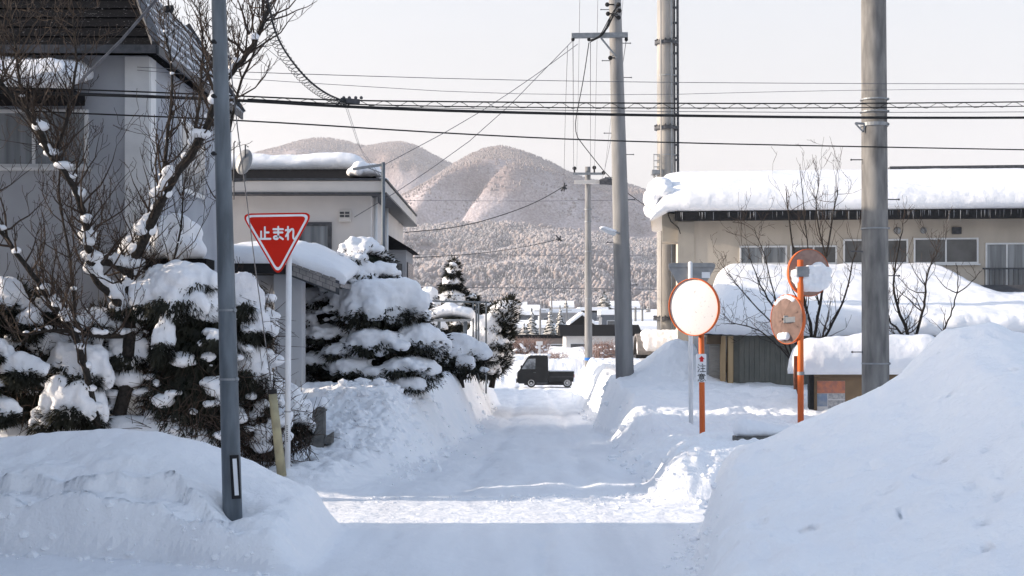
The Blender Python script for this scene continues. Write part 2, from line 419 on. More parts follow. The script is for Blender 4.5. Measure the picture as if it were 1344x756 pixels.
def height(x, y, detail=True):
    h, w = bank(x, y)
    z = ground_base(y) + h
    if detail:
        m = sstep(.03, .3, h); near = 1 - sstep(60, 160, y)
        z = z + m * near * np.where(w == 3, .17, .035) * fbm(x * .8, y * .8, 31, 4) + m * near * .016 * fbm(x * 4, y * 4, 37, 3) * np.where(w == 3, 1, .5)
        # broken blocks thrown up by the plough
        ch = np.exp(-((x + 2.25) / .95) ** 2) * sstep(19.6, 21.4, y) * (1 - sstep(27, 33, y))
        ch = np.maximum(ch, .55 * np.exp(-((x - 2.1) / .6) ** 2) * sstep(15.4, 16, y) * (1 - sstep(17.5, 19, y)))
        ch = np.maximum(ch, .35 * sstep(.15, .5, h) * sstep(26, 34, y) * (1 - sstep(60, 90, y)))
        z = z + ch * (.10 * (0.55 - cells(x * 4.3, y * 4.3, 3)) + .06 * (0.5 - cells(x * 10, y * 10, 9))) * m
        ed = m * (1 - sstep(.35, .9, h)) * near
        z = z + ed * (.09 * (.5 - cells(x * 2.6, y * 2.2, 101)) + .05 * (.5 - cells(x * 6.5, y * 6, 103))) * np.where(w == 3, 1, .55)
        # scraped faces
        face = ((w == 2) | (w == 1)) * m
        sc = fbm(x * 1.6 + 3, y * 1.0, 41, 4)
        z = z + face * (.03 * np.abs(fbm(x * 2.2, y * 1.7, 43, 4)) - .01) + face * .03 * sc
        z = z + (w == 2) * m * (.05 * (0.5 - cells(x * 1.9, y * 1.5, 63)) * sstep(1.5, .2, x - 1.83 - (y - 13.6) * .15) + .06 * fbm(x * 2.0, y * 2.0, 65, 4) + .05 * (.4 - cells(x * 1.4, y * 1.4, 67)) * sstep(1.4, 2.4, x - 1.83))
        lf = (w == 1) * m * (1 - sstep(.55, 1.0, y - np.interp(x, [-12, -4.5, -2.9, -1.9, -1.7], [12.3, 12.1, 11.6, 11.05, 11.0])))
        z = z + lf * (.05 * fbm(x * 1.3, y * 5.5, 51, 4) + .15 * (0.45 - cells(x * 1.3, y * 3.0, 12)) + .04 * fbm(x * 5, y * 6, 55, 3))
        pk = (w == 2) * m
        dent = cells(x * 2.7, y * 2.7 + x, 14)
        z = z - pk * .05 * np.clip(.25 - dent, 0, 1) * 4 * (gnoise(x * .9, y * .9, 15) > .12)
        # wheel tracks in the packed snow
        rm = (1 - sstep(.0, .1, h)) * near
        xc = (road_l(y) + road_r(y)) / 2
        u = x - xc
        z = z + rm * .02 * fbm(x * 1.5, y * .35, 61, 4) * (1 - sstep(13, 13.8, y) * (1 - sstep(15.6, 16.4, y)))
        z = z - rm * .065 * (np.exp(-((np.abs(u + .12 * gnoise(y * .4, y * 0, 71)) - .72) / .17) ** 2)) * sstep(15.8, 17.5, y)
        for q_ in (-1.05, .5): z = z - rm * .04 * (np.exp(-((x - q_ - .12 * np.sin(y * .8 + q_) + .10 * (13.6 - y)) / .085) ** 2)) * (1 - sstep(13.0, 13.7, y)) * (.6 + .6 * gnoise(x * 2, y * 2.5, 99))
        cr = sstep(13.2, 13.9, y) * (1 - sstep(15.4, 16.2, y)) * rm
        z = z + cr * (.03 * fbm(x * .35, y * 4.2, 81, 4) + .014 * fbm(x * 3.5, y * 11, 85, 3))
        ch2 = np.exp(-((y - 15.75 + .1 * gnoise(x * 2, x * 0, 5)) / .22) ** 2) * (np.abs(x) < 2.6) * (1 - sstep(.05, .3, h))
        z = z + ch2 * (.03 * (0.5 - cells(x * 4.3, y * 7, 23)) + .012)
        z = z + rm * sstep(16.2, 16.8, y) * (.014 * fbm(x * 5, y * 2.2, 91, 3) + .10 * fbm(x * .7, y * .33, 93, 3))
        z = z + rm * (1 - sstep(13, 13.6, y)) * (.012 * fbm(x * 3, y * 1.2, 95, 4) + .02 * np.clip(.25 - cells(x * 1.3 + .3 * y, y * 1.6, 97), 0, 1))
    return z


def gz(x, y): return float(height(np.array([float(x)]), np.array([float(y)]))[0])


def make_ground():
    xf = list(np.arange(-5.6, 5.61, .034)); st = .034; x = xf[-1]; out = []
    while x < 4500: st *= 1.07; x += st; out.append(x)
    xs = np.array([-v for v in out][::-1] + xf + out)
    ys = list(np.linspace(-60, 6, 24)); y = ys[-1]
    while y < 9.5: y += .12; ys.append(y)
    while y < 36: y *= 1.0029; ys.append(y)
    while y < 130: y *= 1.008; ys.append(y)
    while y < 5200: y *= 1.03; ys.append(y)
    ys = np.array(ys)
    X, Y = np.meshgrid(xs, ys)
    Z = height(X, Y)
    # gentle valley floor far away, flat to the sides
    h, w = bank(X, Y)
    e = .01
    nx = -(height(X + e, Y) - height(X - e, Y)) / (2 * e); ny = -(height(X, Y + e) - height(X, Y - e)) / (2 * e)
    Nn = np.stack([nx, ny, np.ones_like(nx)], -1); Nn /= np.linalg.norm(Nn, axis=-1, keepdims=True)
    V = np.stack([X, Y, Z], -1).reshape(-1, 3); Nn = Nn.reshape(-1, 3)
    ny_, nx_ = X.shape
    idx = np.arange(ny_ * nx_).reshape(ny_, nx_)
    quads = np.stack([idx[:-1, :-1], idx[:-1, 1:], idx[1:, 1:], idx[1:, :-1]], -1).reshape(-1, 4)
    cls = w[:-1, :-1].reshape(-1).copy()
    yq = Y[:-1, :-1].reshape(-1); xq = X[:-1, :-1].reshape(-1)
    cls[(cls == 0) & ((yq > 89) | (np.abs(xq) > 60))] = 3
    specs = [(0, 'road', M['snow_road'], 'packed snow street with wheel tracks running away from the camera through a crossing'),
             (1, 'snow_bank', M['snow'], 'rounded snow bank at the left street corner with the grey steel pole standing in it'),
             (2, 'snow_bank', M['snow'], 'tall ploughed snow bank filling the right foreground'),
             (3, 'ground', M['snow'], 'deep snow covering yards, verges and the valley floor')]
    for c, name, m_, label in specs:
        q = quads[cls == c]
        used, inv = np.unique(q, return_inverse=True)
        me = bpy.data.meshes.new(name)
        me.vertices.add(len(used)); me.vertices.foreach_set('co', V[used].ravel().astype(np.float32))
        me.loops.add(q.size); me.loops.foreach_set('vertex_index', inv.ravel().astype(np.int32))
        me.polygons.add(len(q)); me.polygons.foreach_set('loop_start', np.arange(0, q.size, 4, dtype=np.int32))
        me.polygons.foreach_set('use_smooth', np.ones(len(q), bool))
        me.update(calc_edges=True)
        me.normals_split_custom_set_from_vertices(Nn[used].astype(np.float32))
        me.materials.append(m_)
        o = bpy.data.objects.new(name, me); COL.objects.link(o)
        tag(o, label, {'road': 'road', 'snow_bank': 'snow bank', 'ground': 'ground'}[name], None, 'structure')


make_ground()


def crumbs():
    """clods the plough left at the foot of the banks; nobody could count them"""
    r = np.random.default_rng(5); pts = []
    def put(n, x, y, lo, hi): pts.append(np.stack([x, y, lo + (hi - lo) * r.random(len(x)) ** 3], 1))
    n = 420; put(n, -2.2 + r.normal(0, .6, n), r.uniform(20, 27, n), .02, .10)
    n = 160; y = r.uniform(10.2, 13.7, n); put(n, 1.83 + (y - 13.6) * .15 + r.normal(-.02, .10, n), y, .008, .035)
    n = 160; x = r.uniform(-5, -1.8, n); put(n, x, np.interp(x, [-4.5, -2.9, -1.9], [12.1, 11.6, 11.05]) + r.normal(-.04, .12, n), .008, .045)
    n = 130; put(n, r.normal(2.0, .45, n), r.normal(15.5, .35, n), .01, .06)
    n = 140; put(n, r.uniform(-1.6, 1.9, n), 15.7 + r.normal(0, .16, n), .006, .035)
    n = 260; y = r.uniform(17, 45, n); put(n, np.where(r.random(n) < .5, road_l(y) - abs(r.normal(0, .3, n)), road_r(y) + abs(r.normal(0, .25, n))), y, .015, .09)
    p = np.concatenate(pts); z = height(p[:, 0], p[:, 1]); vs, fs = ico(1); mb = MB(); g = np.random.default_rng(6)
    for (x, y, s), zz in zip(p, z):
        v = vs * (1 + .5 * (g.random((len(vs), 1)) - .5)) * np.array([s * g.uniform(.8, 1.5), s * g.uniform(.8, 1.3), s * g.uniform(.6, 1)]); mb.add((v + np.array([x, y, zz + s * .2])).tolist(), fs)
    o = mb.build('snow_clods', M['snow']); tag(o, 'loose snow clods scattered along the feet of the ploughed banks', 'snow', None, 'stuff')


crumbs()

# ------------------------------------------------------------------ mountains and far forest
def hill_grid(sil, d, front, back, base, seed, spur, slope=1.0, spurs=()):
    px = np.array([s[0] for s in sil], float); pz = np.array([PZ(s[1], d) for s in sil])
    x_l = PX(px[0], d); x_r = PX(px[-1], d)
    xs = np.linspace(x_l, x_r, 260); vs = np.concatenate([np.linspace(-1, 0, 90), np.linspace(0, 1, 16)[1:]])
    X, V = np.meshgrid(xs, vs)
    Y = d + np.where(V < 0, V * front, V * back)
    ridge = np.interp(X, PX(px, d), pz)
    k = np.array([.25, .5, .25])
    for _ in range(10):
        r1 = ridge[0].copy(); r1[1:-1] = np.convolve(r1, k, 'valid'); ridge = np.tile(r1, (len(vs), 1))
    t = 1 - np.abs(V)
    prof = np.where(V < 0, (t ** slope), t ** 1.3)
    Z = base + (ridge - base) * prof
    damp = np.minimum(1, np.abs(V) * 3.2) * np.minimum(1, t * 4)
    warp = fbm(X / 380, Y / 380, seed + 3, 2) * 150
    sp = (np.abs(fbm((X + warp) / spur, Y / (spur * 2.4), seed, 4)) - .22) * -1
    for (pt, pb, wd, am) in spurs:
        xs_ = PX(pt, d) + (PX(pb, d) - PX(pt, d)) * -V + 60 * gnoise(V * 3 + pt, V * 0, seed + 5)
        q = (X - xs_) / wd
        Z = Z + am * np.where(q < 0, np.exp(-np.abs(q * 1.1) ** 1.3), np.exp(-np.abs(q * .8) ** 1.5)) * np.minimum(1, np.abs(V) * 2.5) * np.minimum(1, t * 2.5) * (V < 0)
    Z = Z + damp * sp * (ridge - base) * .55 + damp * fbm(X / 90, Y / 90, seed + 9, 3) * 8 + fbm(X / 30, Y / 60, seed + 11, 3) * 4
    cap = CAMZ + (ridge - CAMZ) * Y / d * (1 - .10 * np.abs(V)) + 2
    Z = np.where(V < 0, cap - np.log1p(np.exp(np.clip((cap - Z) / 12, -30, 30))) * 12 + 8.3 * np.exp(-np.abs(V) * 8), Z)
    return X, Y, Z


def hill(name, label, sil, d, front, back, base, seed, spur, material, slope=1.0, spurs=()):
    X, Y, Z = hill_grid(sil, d, front, back, base, seed, spur, slope, spurs)
    nv, nu = X.shape
    me = bpy.data.meshes.new(name)
    idx = np.arange(nv * nu).reshape(nv, nu)
    q = np.stack([idx[:-1, :-1], idx[:-1, 1:], idx[1:, 1:], idx[1:, :-1]], -1).reshape(-1, 4)
    me.from_pydata(np.stack([X, Y, Z], -1).reshape(-1, 3).tolist(), [], q.tolist())
    me.polygons.foreach_set('use_smooth', [True] * len(me.polygons)); me.materials.append(material); me.update()
    o = bpy.data.objects.new(name, me); COL.objects.link(o)
    tag(o, label, 'hill', None, 'structure')
    return X, Y, Z


def forest(label, grid, n, seed, hlo, hhi, wide, material, vmin=0.0, vmax=1.0, pxr=(330, 900), keep=None):
    """frosted far trees that read as one mass"""
    X, Y, Z = grid; nv, nu = X.shape
    r = np.random.default_rng(seed)
    u = r.random(n * 3) * (nu - 1.001); v = r.random(n * 3)
    v = (vmin + (vmax - vmin) * v) * 89.0 / (nv - 1) * (nv - 1)
    v = np.clip(v, 0, nv - 1.001)
    iu = u.astype(int); iv = v.astype(int); fu = u - iu; fv = v - iv
    def s(A): return (A[iv, iu] * (1 - fu) * (1 - fv) + A[iv, iu + 1] * fu * (1 - fv) + A[iv + 1, iu] * (1 - fu) * fv + A[iv + 1, iu + 1] * fu * fv)
    x, y, z = s(X), s(Y), s(Z)
    px = x / y * F + CX
    ok = (px > pxr[0]) & (px < pxr[1])
    if keep is not None: ok &= keep(x, y, v / 89.0)
    x, y, z = x[ok][:n], y[ok][:n], z[ok][:n]; n = len(x)
    h = hlo + (hhi - hlo) * r.random(n) ** 1.5; w = h * wide * (.75 + .5 * r.random(n)); a0 = r.random(n) * 6.28
    k = 5
    if wide < .3:   # conifer: skirt, waist and tip
        rings = [(0.10, 1.0), (.48, .62), (.75, .32)]
    else:           # rounded bare crown
        rings = [(0.15, .7), (.55, 1.0), (.85, .6)]
    vs = np.zeros((n, len(rings) * k + 1, 3))
    for ri, (hz, rr) in enumerate(rings):
        for j in range(k):
            a = a0 + 6.2832 * j / k + ri * .6; jit = .7 + .6 * r.random(n)
            vs[:, ri * k + j, 0] = x + np.cos(a) * w * rr * jit; vs[:, ri * k + j, 1] = y + np.sin(a) * w * rr * jit
            vs[:, ri * k + j, 2] = z + h * (hz + .05 * (r.random(n) - .5))
    vs[:, -1] = np.stack([x, y, z + h], -1)
    fs = []
    for ri in range(len(rings) - 1):
        for j in range(k): fs += [(ri * k + j, ri * k + (j + 1) % k, (ri + 1) * k + (j + 1) % k), (ri * k + j, (ri + 1) * k + (j + 1) % k, (ri + 1) * k + j)]
    for j in range(k): fs.append(((len(rings) - 1) * k + j, (len(rings) - 1) * k + (j + 1) % k, len(rings) * k))
    fs = np.array(fs); m = vs.shape[1]
    Fq = (fs[None] + (np.arange(n) * m)[:, None, None]).reshape(-1, 3)
    me = bpy.data.meshes.new('forest')
    me.vertices.add(n * m); me.vertices.foreach_set('co', vs.reshape(-1).astype(np.float32))
    me.loops.add(Fq.size); me.loops.foreach_set('vertex_index', Fq.ravel().astype(np.int32))
    me.polygons.add(len(Fq)); me.polygons.foreach_set('loop_start', np.arange(0, Fq.size, 3, dtype=np.int32))
    me.update(calc_edges=True); me.materials.append(material)
    o = bpy.data.objects.new('forest', me); COL.objects.link(o)
    tag(o, label, 'forest', None, 'stuff')


def hill_mat(name, a, b, scale=.28):
    m = mat(name, a, b, 0.9, scale, 8, 3.0, .13, spec=0.05, lo=0.3, hi=0.7)
    nt = m.node_tree; N, L = nt.nodes, nt.links; bs = N['Principled BSDF']; src = bs.inputs['Base Color'].links[0].from_socket
    geo = next(n for n in N if n.type == 'NEW_GEOMETRY'); nz = N.new('ShaderNodeTexNoise'); nz.inputs['Scale'].default_value = .009; nz.inputs['Detail'].default_value = 6
    L.new(geo.outputs['Position'], nz.inputs['Vector']); rp = N.new('ShaderNodeValToRGB')
    rp.color_ramp.elements[0].position = .38; rp.color_ramp.elements[1].position = .64
    rp.color_ramp.elements[0].color = (.55, .50, .50, 1); rp.color_ramp.elements[1].color = (.92, .92, .97, 1)
    L.new(nz.outputs['Fac'], rp.inputs[0]); mx = N.new('ShaderNodeMix'); mx.data_type = 'RGBA'; mx.blend_type = 'MULTIPLY'; mx.inputs['Factor'].default_value = 1
    L.new(src, mx.inputs['A']); L.new(rp.outputs[0], mx.inputs['B']); L.new(mx.outputs['Result'], bs.inputs['Base Color'])
    return m


HM1 = hill_mat('frosted_slope', (0.29, 0.245, 0.235), (0.54, 0.495, 0.49))
HM2 = hill_mat('frosted_slope_far', (0.27, 0.23, 0.225), (0.46, 0.42, 0.415))
BM = frost_mat('frosted_birch', (0.20, 0.165, 0.16), (0.46, 0.42, 0.415), -.1, 1.3, .05, .5)
CM = frost_mat('frosted_fir', (0.11, 0.105, 0.105), (0.66, 0.62, 0.61), 0, .8, .04, .55)

gA = hill('hill', 'farthest grey blue mountain with two rounded tops at the left', [(120, 260), (240, 235), (300, 217), (345, 203), (372, 192), (400, 184), (425, 181), (455, 186), (480, 195), (502, 190), (525, 187), (548, 192), (575, 208), (610, 222), (680, 250), (800, 280), (950, 300)],
          3700, 900, 500, 30, 101, 380, HM2, 1.0, [(420, 375, 180, 190), (530, 610, 140, 140)])
forest('thin frosted trees on the farthest double topped mountain', gA, 6000, 1, 2.5, 5, .36, BM, .35, 1.0, (330, 640))
gB = hill('hill', 'broad frosted mountain with a rounded peak in the middle', [(360, 330), (450, 300), (520, 268), (560, 243), (590, 222), (620, 204), (642, 196), (655, 194), (672, 197), (700, 207), (725, 217), (742, 228), (774, 240), (815, 243), (856, 256), (900, 268), (1000, 280), (1150, 275)],
          2900, 800, 400, 25, 207, 300, HM1, 1.0, [(645, 545, 190, 200), (800, 835, 130, 160), (700, 668, 80, 50)])
forest('frosted bare trees on the broad middle mountain', gB, 9000, 2, 2, 5, .36, BM, .2, 1.0, (500, 890))
gD = hill('hill', 'low rounded hill rising at the right behind the tall mast', [(700, 372), (760, 345), (790, 328), (822, 313), (856, 299), (900, 288), (960, 284), (1060, 290), (1200, 300)],
          2400, 500, 300, 22, 309, 330, HM1)
forest('frosted bare trees on the low hill at the right', gD, 3500, 3, 2.5, 5, .36, BM, .1, 1.0, (740, 890))
gC = hill('hill', 'long low foothill below the mountains thick with frosted firs', [(300, 330), (420, 318), (500, 308), (536, 303), (570, 300), (600, 297), (663, 296), (710, 301), (774, 309), (820, 318), (870, 322), (950, 330), (1100, 340)],
          2050, 780, 250, 17, 411, 300, HM1, 1.15)
forest('white frosted firs covering the foothill above the town', gC, 26000, 4, 4, 10, .19, CM, 0.0, 1.0, (520, 890),
       keep=lambda x, y, v: gnoise(x / 160, y / 160, 77) + .3 * gnoise(x / 50, y / 50, 79) > -.32 + .5 * (v > .93))
forest('bare frosted saplings between the firs of the foothill', gC, 6000, 5, 6, 10, .42, BM, 0.0, 1.0, (520, 890))


# ------------------------------------------------------------------ plants
def sprays(mb, prims, n, seed, length, width, droop=0.35, inner=0.75, flat=False):
    """small needle fans on and just inside a set of ellipsoids"""
    r = random.Random(seed)
    wts = [p[1][0] * p[1][2] for p in prims]; tot = sum(wts)
    for p, w in zip(prims, wts):
        c = Vector(p[0]); rr = p[1]
        for _ in range(int(n * w / tot)):
            while True:
                d = Vector((r.uniform(-1, 1), r.uniform(-1, 1), r.uniform(-1, 1)))
                if .1 < d.length < 1: break
            d.normalize(); s = inner + (1.06 - inner) * r.random()
            q = c + Vector((d.x * rr[0], d.y * rr[1], d.z * rr[2])) * s
            o = Vector((d.x, d.y, d.z * .6 - droop + r.uniform(-.3, .3))).normalized()
            side = o.cross(Vector((r.uniform(-1, 1), r.uniform(-1, 1), r.uniform(.2, 1))))
            if side.length < .01: continue
            side.normalize(); L = length * r.uniform(.6, 1.4)
            for k in (-1, 0, 1):
                e = (o + side * .55 * k + Vector((r.uniform(-.15, .15),) * 3)).normalized()
                s2 = e.cross(o + Vector((.3, .2, .9))); s2 = s2.normalized() if s2.length > .01 else side
                LL = L * (1 if k == 0 else .72)
                mb.add([q - s2 * width * .4, q + s2 * width * .4, q + e * LL * .6 + s2 * width * .5, q + e * LL, q + e * LL * .6 - s2 * width * .5], [(0, 1, 2, 3, 4)])


def pillow(c, r, seed=0, n=9, droop=.45):
    """one soft load of snow: a body, lobes round its rim and drips"""
    g = random.Random(seed); c = Vector(c); out = [(tuple(c), (r[0] * .82, r[1] * .82, r[2]))]
    for i in range(n):
        a = 2 * math.pi * (i + g.random() * .7) / n; q = g.uniform(.55, .86)
        s = g.uniform(.20, .36)
        out.append(((c.x + math.cos(a) * r[0] * q, c.y + math.sin(a) * r[1] * q, c.z - r[2] * g.uniform(.05, droop + .15)), (r[0] * s, r[1] * s, r[2] * g.uniform(.4, .75))))
    for i in range(n // 2):
        a = g.random() * 6.28
        out.append(((c.x + math.cos(a) * r[0] * .5, c.y + math.sin(a) * r[1] * .5, c.z + r[2] * g.uniform(.15, .45)), (r[0] * g.uniform(.25, .5), r[1] * .4, r[2] * g.uniform(.45, .7))))
    return out


def snow_bush(name, label, cat, d, base, green, snow, seed, n=3500, voxel=.028, length=.11, width=.02, droop=.35, depth=1.0, crumbs=40, group=None, trunk=True, sk=1.0, twigs=0, core=.78, amp=.02):
    """green: (px,py,rx,ry[,doff]) ; snow: the same, all read off at distance d"""
    k = d / F
    root = thing(name, P(base[0], base[1], d), label, cat, group)
    gp = [((PX(e[0], d), d + (e[4] if len(e) > 4 else 0), PZ(e[1], d)), (e[2] * k, e[2] * k * depth, e[3] * k)) for e in green]
    mb = MB()
    vs, fs = ico(2); cr = np.random.default_rng(seed)
    for c, r in gp:
        jit = 1 + .18 * (cr.random(len(vs)) - .5)
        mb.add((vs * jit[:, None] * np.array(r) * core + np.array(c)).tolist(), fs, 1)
    sprays(mb, gp, n, seed, length, width, droop)
    fringe = [((PX(e[0], d), d + (e[4] if len(e) > 4 else 0) - .04, PZ(e[1] + e[3] * .75, d)), (e[2] * k * 1.0, e[2] * k * depth * .7, e[3] * k * .55)) for e in snow]
    sprays(mb, fringe, int(n * .75), seed + 5, length * .9, width, droop + .3, .5)
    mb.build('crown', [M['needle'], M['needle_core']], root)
    if trunk:
        t = MB(); b = P(base[0], base[1], d); top = max(gp, key=lambda e: e[0][2])[0]
        t.tube([b - Vector((0, 0, .2)), b.lerp(Vector(top), .5), Vector(top)], [.09, .06, .02], 8)
        t.build('trunk', M['bark'], root, smooth=True)
    if twigs:
        t = MB(); g = random.Random(seed + 7)
        for _ in range(twigs):
            c, r = g.choice(gp[len(gp) // 3:]); a = g.uniform(math.pi * .95, math.pi * 2.05); q = g.uniform(.7, 1.08)
            p = Vector((c[0] + math.cos(a) * r[0] * q, c[1] + math.sin(a) * r[1] * q, c[2] + r[2] * g.uniform(-.9, .5)))
            dd = Vector((g.gauss(0, .5), g.gauss(-.25, .3), g.gauss(-.1, .7))).normalized() * g.uniform(.15, .5)
            m_ = p + dd * .5 + Vector((g.gauss(0, .04), g.gauss(0, .03), g.gauss(0, .04)))
            t.tube([p, m_, p + dd], [.006, .0045, .002], 3, caps=False)
        t.build('twigs', M['twig_brown'], root)
    sp = []
    for i, e in enumerate(snow):
        do = e[4] if len(e) > 4 else 0
        sp += pillow((PX(e[0], d), d + do, PZ(e[1], d)), (e[2] * k * .95 * sk, e[2] * k * depth * .62 * sk, e[3] * k * .85 * sk), seed * 31 + i)
    g = random.Random(seed + 99)
    for _ in range(crumbs):
        c, r = g.choice(gp); a = g.uniform(math.pi * .9, math.pi * 2.1); el = g.uniform(-.6, .9)
        s = (.02 + .05 * g.random() ** 1.8) if g.random() < .8 else g.uniform(.06, .11)
        sp.append(((c[0] + math.cos(a) * math.cos(el) * r[0], c[1] + math.sin(a) * math.cos(el) * r[1], c[2] + math.sin(el) * r[2]), (s * 1.5, s * 1.2, s * .8)))
    blob('snow_load', sp, M['snow_soft'], root, voxel=voxel, iters=4, amp=amp, scl=5)
    return root


def grow(mb, p, d, length, r, rng, depth, up=.15, n=4, kids=3, wander=.22):
    pts = [p]; rr = [r]; q = p.copy(); seg = max(3, int(5 - depth * 0)); dd = d.normalized()
    for i in range(seg):
        dd = (dd + Vector((rng.gauss(0, wander), rng.gauss(0, wander), rng.gauss(0, wander) + up))).normalized()
        q = q + dd * length / seg; pts.append(q.copy()); rr.append(max(.0032, r * (1 - .75 * (i + 1) / seg)))
    mb.tube(pts, rr, n, caps=False)
    if depth > 0:
        for _ in range(kids):
            i = rng.randint(1, seg); base = pts[i]
            e = (dd + Vector((rng.gauss(0, .7), rng.gauss(0, .7), rng.gauss(.15, .5)))).normalized()
            grow(mb, base, e, length * rng.uniform(.3, .6), rr[i] * .65, rng, depth - 1, up, max(3, n - 1), kids, wander)


def limb_pts(pts, n):
    out = []
    for i in range(len(pts) - 1):
        for j in range(n): out.append(pts[i].lerp(pts[i + 1], j / n))
    out.append(pts[-1]); return out


def smooth_path(pts, it=2):
    for _ in range(it):
        o = [pts[0]]
        for i in range(len(pts) - 1):
            o += [pts[i].lerp(pts[i + 1], .25), pts[i].lerp(pts[i + 1], .75)]
        o.append(pts[-1]); pts = o
    return pts


def bare_tree(name, label, cat, base, limbs, shoots, seed, snow=True, lens=(.35, 1.1), kids=3, up=.16, voxel=.022):
    """limbs: (list of (px,py,d), r0, r1)"""
    rng = random.Random(seed)
    root = thing(name, base, label, cat)
    tr = MB(); tw = MB(); sp = []
    for li, (pp, r0, r1) in enumerate(limbs):
        pts = smooth_path([P(*q) for q in pp]); k = len(pts)
        rr = [r0 + (r1 - r0) * i / (k - 1) for i in range(k)]
        pts = [p + Vector((rng.gauss(0, .006), rng.gauss(0, .02), rng.gauss(0, .006))) for p in pts]
        tr.tube(pts, rr, 8)
        for _ in range(int(shoots * k / 16)):
            i = rng.randint(k // 5, k - 1); p = pts[i]
            t = (pts[min(i + 1, k - 1)] - pts[max(i - 1, 0)]).normalized()
            d = (t * rng.uniform(.1, 1.0) + Vector((rng.gauss(0, .75), rng.gauss(0, .6), rng.gauss(.45, .45)))).normalized()
            grow(tw, p, d, rng.uniform(*lens), min(rr[i] * .55, .014), rng, 2, up, 4, kids)
        if snow:
            for i in range(1, k - 1):
                t = (pts[i + 1] - pts[i - 1]).normalized()
                if rng.random() < 1.05 - .5 * abs(t.z) - (.35 if rr[i] < .03 else 0):
                    s = rr[i] * rng.uniform(.7, 1.5) + .012
                    sp.append((tuple(pts[i] + Vector((rng.gauss(0, .01), rng.gauss(0, .01), rr[i] + s * .35))), (s * rng.uniform(1.2, 2.0), s, s * rng.uniform(.8, 1.15))))
    tr.build('trunk', M['bark'], root, smooth=True)
    tw.build('branches', M['twig'], root)
    if sp: blob('snow_load', sp, M['snow_soft'], root, voxel=voxel, iters=3, amp=.01, scl=9)
    return root


# big leafless garden tree before the grey house
D = 16.6
bare_tree('bare_tree', 'leafless garden tree with dark snowy limbs before the tall grey house', 'tree', (PX(168, D), D, .75), [
    ([(150, 580, 16.6), (172, 470, 16.6), (168, 400, 16.6), (172, 352, 16.6), (192, 305, 16.5), (222, 240, 16.4), (254, 198, 16.3), (274, 165, 16.2), (284, 122, 16.1), (303, 94, 16), (325, 70, 15.9), (342, 42, 15.8), (352, 5, 15.7)], .085, .015),
    ([(166, 405, 16.6), (148, 388, 16.5), (124, 366, 16.4), (116, 330, 16.3), (113, 290, 16.2), (97, 240, 16.1), (62, 200, 16.0), (54, 168, 15.9), (22, 132, 15.8), (-10, 95, 15.7)], .06, .02),
    ([(120, 345, 16.3), (150, 345, 16.5), (172, 362, 16.6)], .04, .05),
    ([(128, 560, 16.2), (104, 440, 16.1), (70, 402, 16.0), (36, 350, 15.9), (2, 308, 15.8), (-25, 270, 15.7)], .045, .02),
    ([(200, 290, 16.5), (215, 225, 16.6), (222, 160, 16.7), (228, 90, 16.8), (215, 40, 16.8)], .03, .008),
    ([(70, 210, 16.0), (90, 150, 16.2), (100, 90, 16.3), (95, 20, 16.4)], .026, .008),
    ([(172, 440, 16.6), (130, 442, 16.2), (80, 432, 16.0), (30, 440, 15.9)], .035, .015),
    ([(60, 195, 16.0), (30, 140, 16.3), (22, 60, 16.4), (10, 10, 16.4)], .026, .008),
    ([(255, 196, 16.3), (262, 130, 16.5), (268, 60, 16.6), (262, 10, 16.6)], .022, .007),
    ([(100, 440, 16.1), (95, 350, 16.3), (75, 260, 16.4), (85, 190, 16.4)], .02, .007),
    ([(174, 470, 16.6), (200, 420, 16.7), (235, 330, 16.8), (240, 250, 16.8)], .022, .008),
], 26, 11, lens=(.3, .95), kids=3)

# twigs that reach down from above the frame beside the pole
bare_tree('bare_tree', 'leafless branches reaching into the sky right of the grey steel pole', 'tree', (PX(303, 17.4), 17.4, .5), [
    ([(303, 600, 17.4), (301, 420, 17.4), (292, 250, 17.3), (306, 130, 17.2), (338, 60, 17.1), (350, -20, 17.0)], .03, .008),
], 9, 23, snow=False, lens=(.3, .8), kids=3)

# shrubs before the right hand roof
bare_tree('bare_shrub', 'tall leafless shrub with long upright shoots behind the orange mirror post', 'shrub', (PX(1062, 28.7), 28.7, .7), [
    ([(1062, 520, 28.7), (1066, 440, 28.7), (1058, 400, 28.7), (1040, 330, 28.6), (1032, 250, 28.5)], .045, .008),
    ([(1064, 470, 28.7), (1075, 410, 28.8), (1085, 330, 28.8), (1100, 250, 28.8)], .04, .008),
    ([(1062, 470, 28.7), (1092, 430, 28.5), (1112, 380, 28.4), (1125, 320, 28.4)], .035, .008),
    ([(1062, 480, 28.7), (1020, 410, 28.5), (1000, 380, 28.4), (985, 340, 28.4)], .03, .007),
    ([(1075, 400, 28.8), (1060, 330, 29.0), (1050, 215, 29.1)], .02, .005),
    ([(1085, 345, 28.8), (1070, 280, 28.8), (1075, 230, 28.8)], .02, .005),
], 15, 31, snow=False, lens=(.4, 1.1), kids=2, up=.2)
bare_tree('bare_shrub', 'spreading leafless shrub just right of the thick concrete pole', 'shrub', (PX(1195, 28.7), 28.7, .8), [
    ([(1195, 500, 28.7), (1193, 440, 28.7), (1180, 410, 28.6), (1170, 370, 28.5), (1185, 300, 28.5)], .05, .008),
    ([(1196, 470, 28.7), (1206, 425, 28.7), (1214, 400, 28.7), (1216, 360, 28.7), (1230, 330, 28.6)], .04, .008),
    ([(1194, 450, 28.7), (1176, 430, 28.5), (1166, 420, 28.4), (1155, 390, 28.4)], .03, .008),
], 14, 37, snow=False, lens=(.35, .9), kids=2, up=.2)
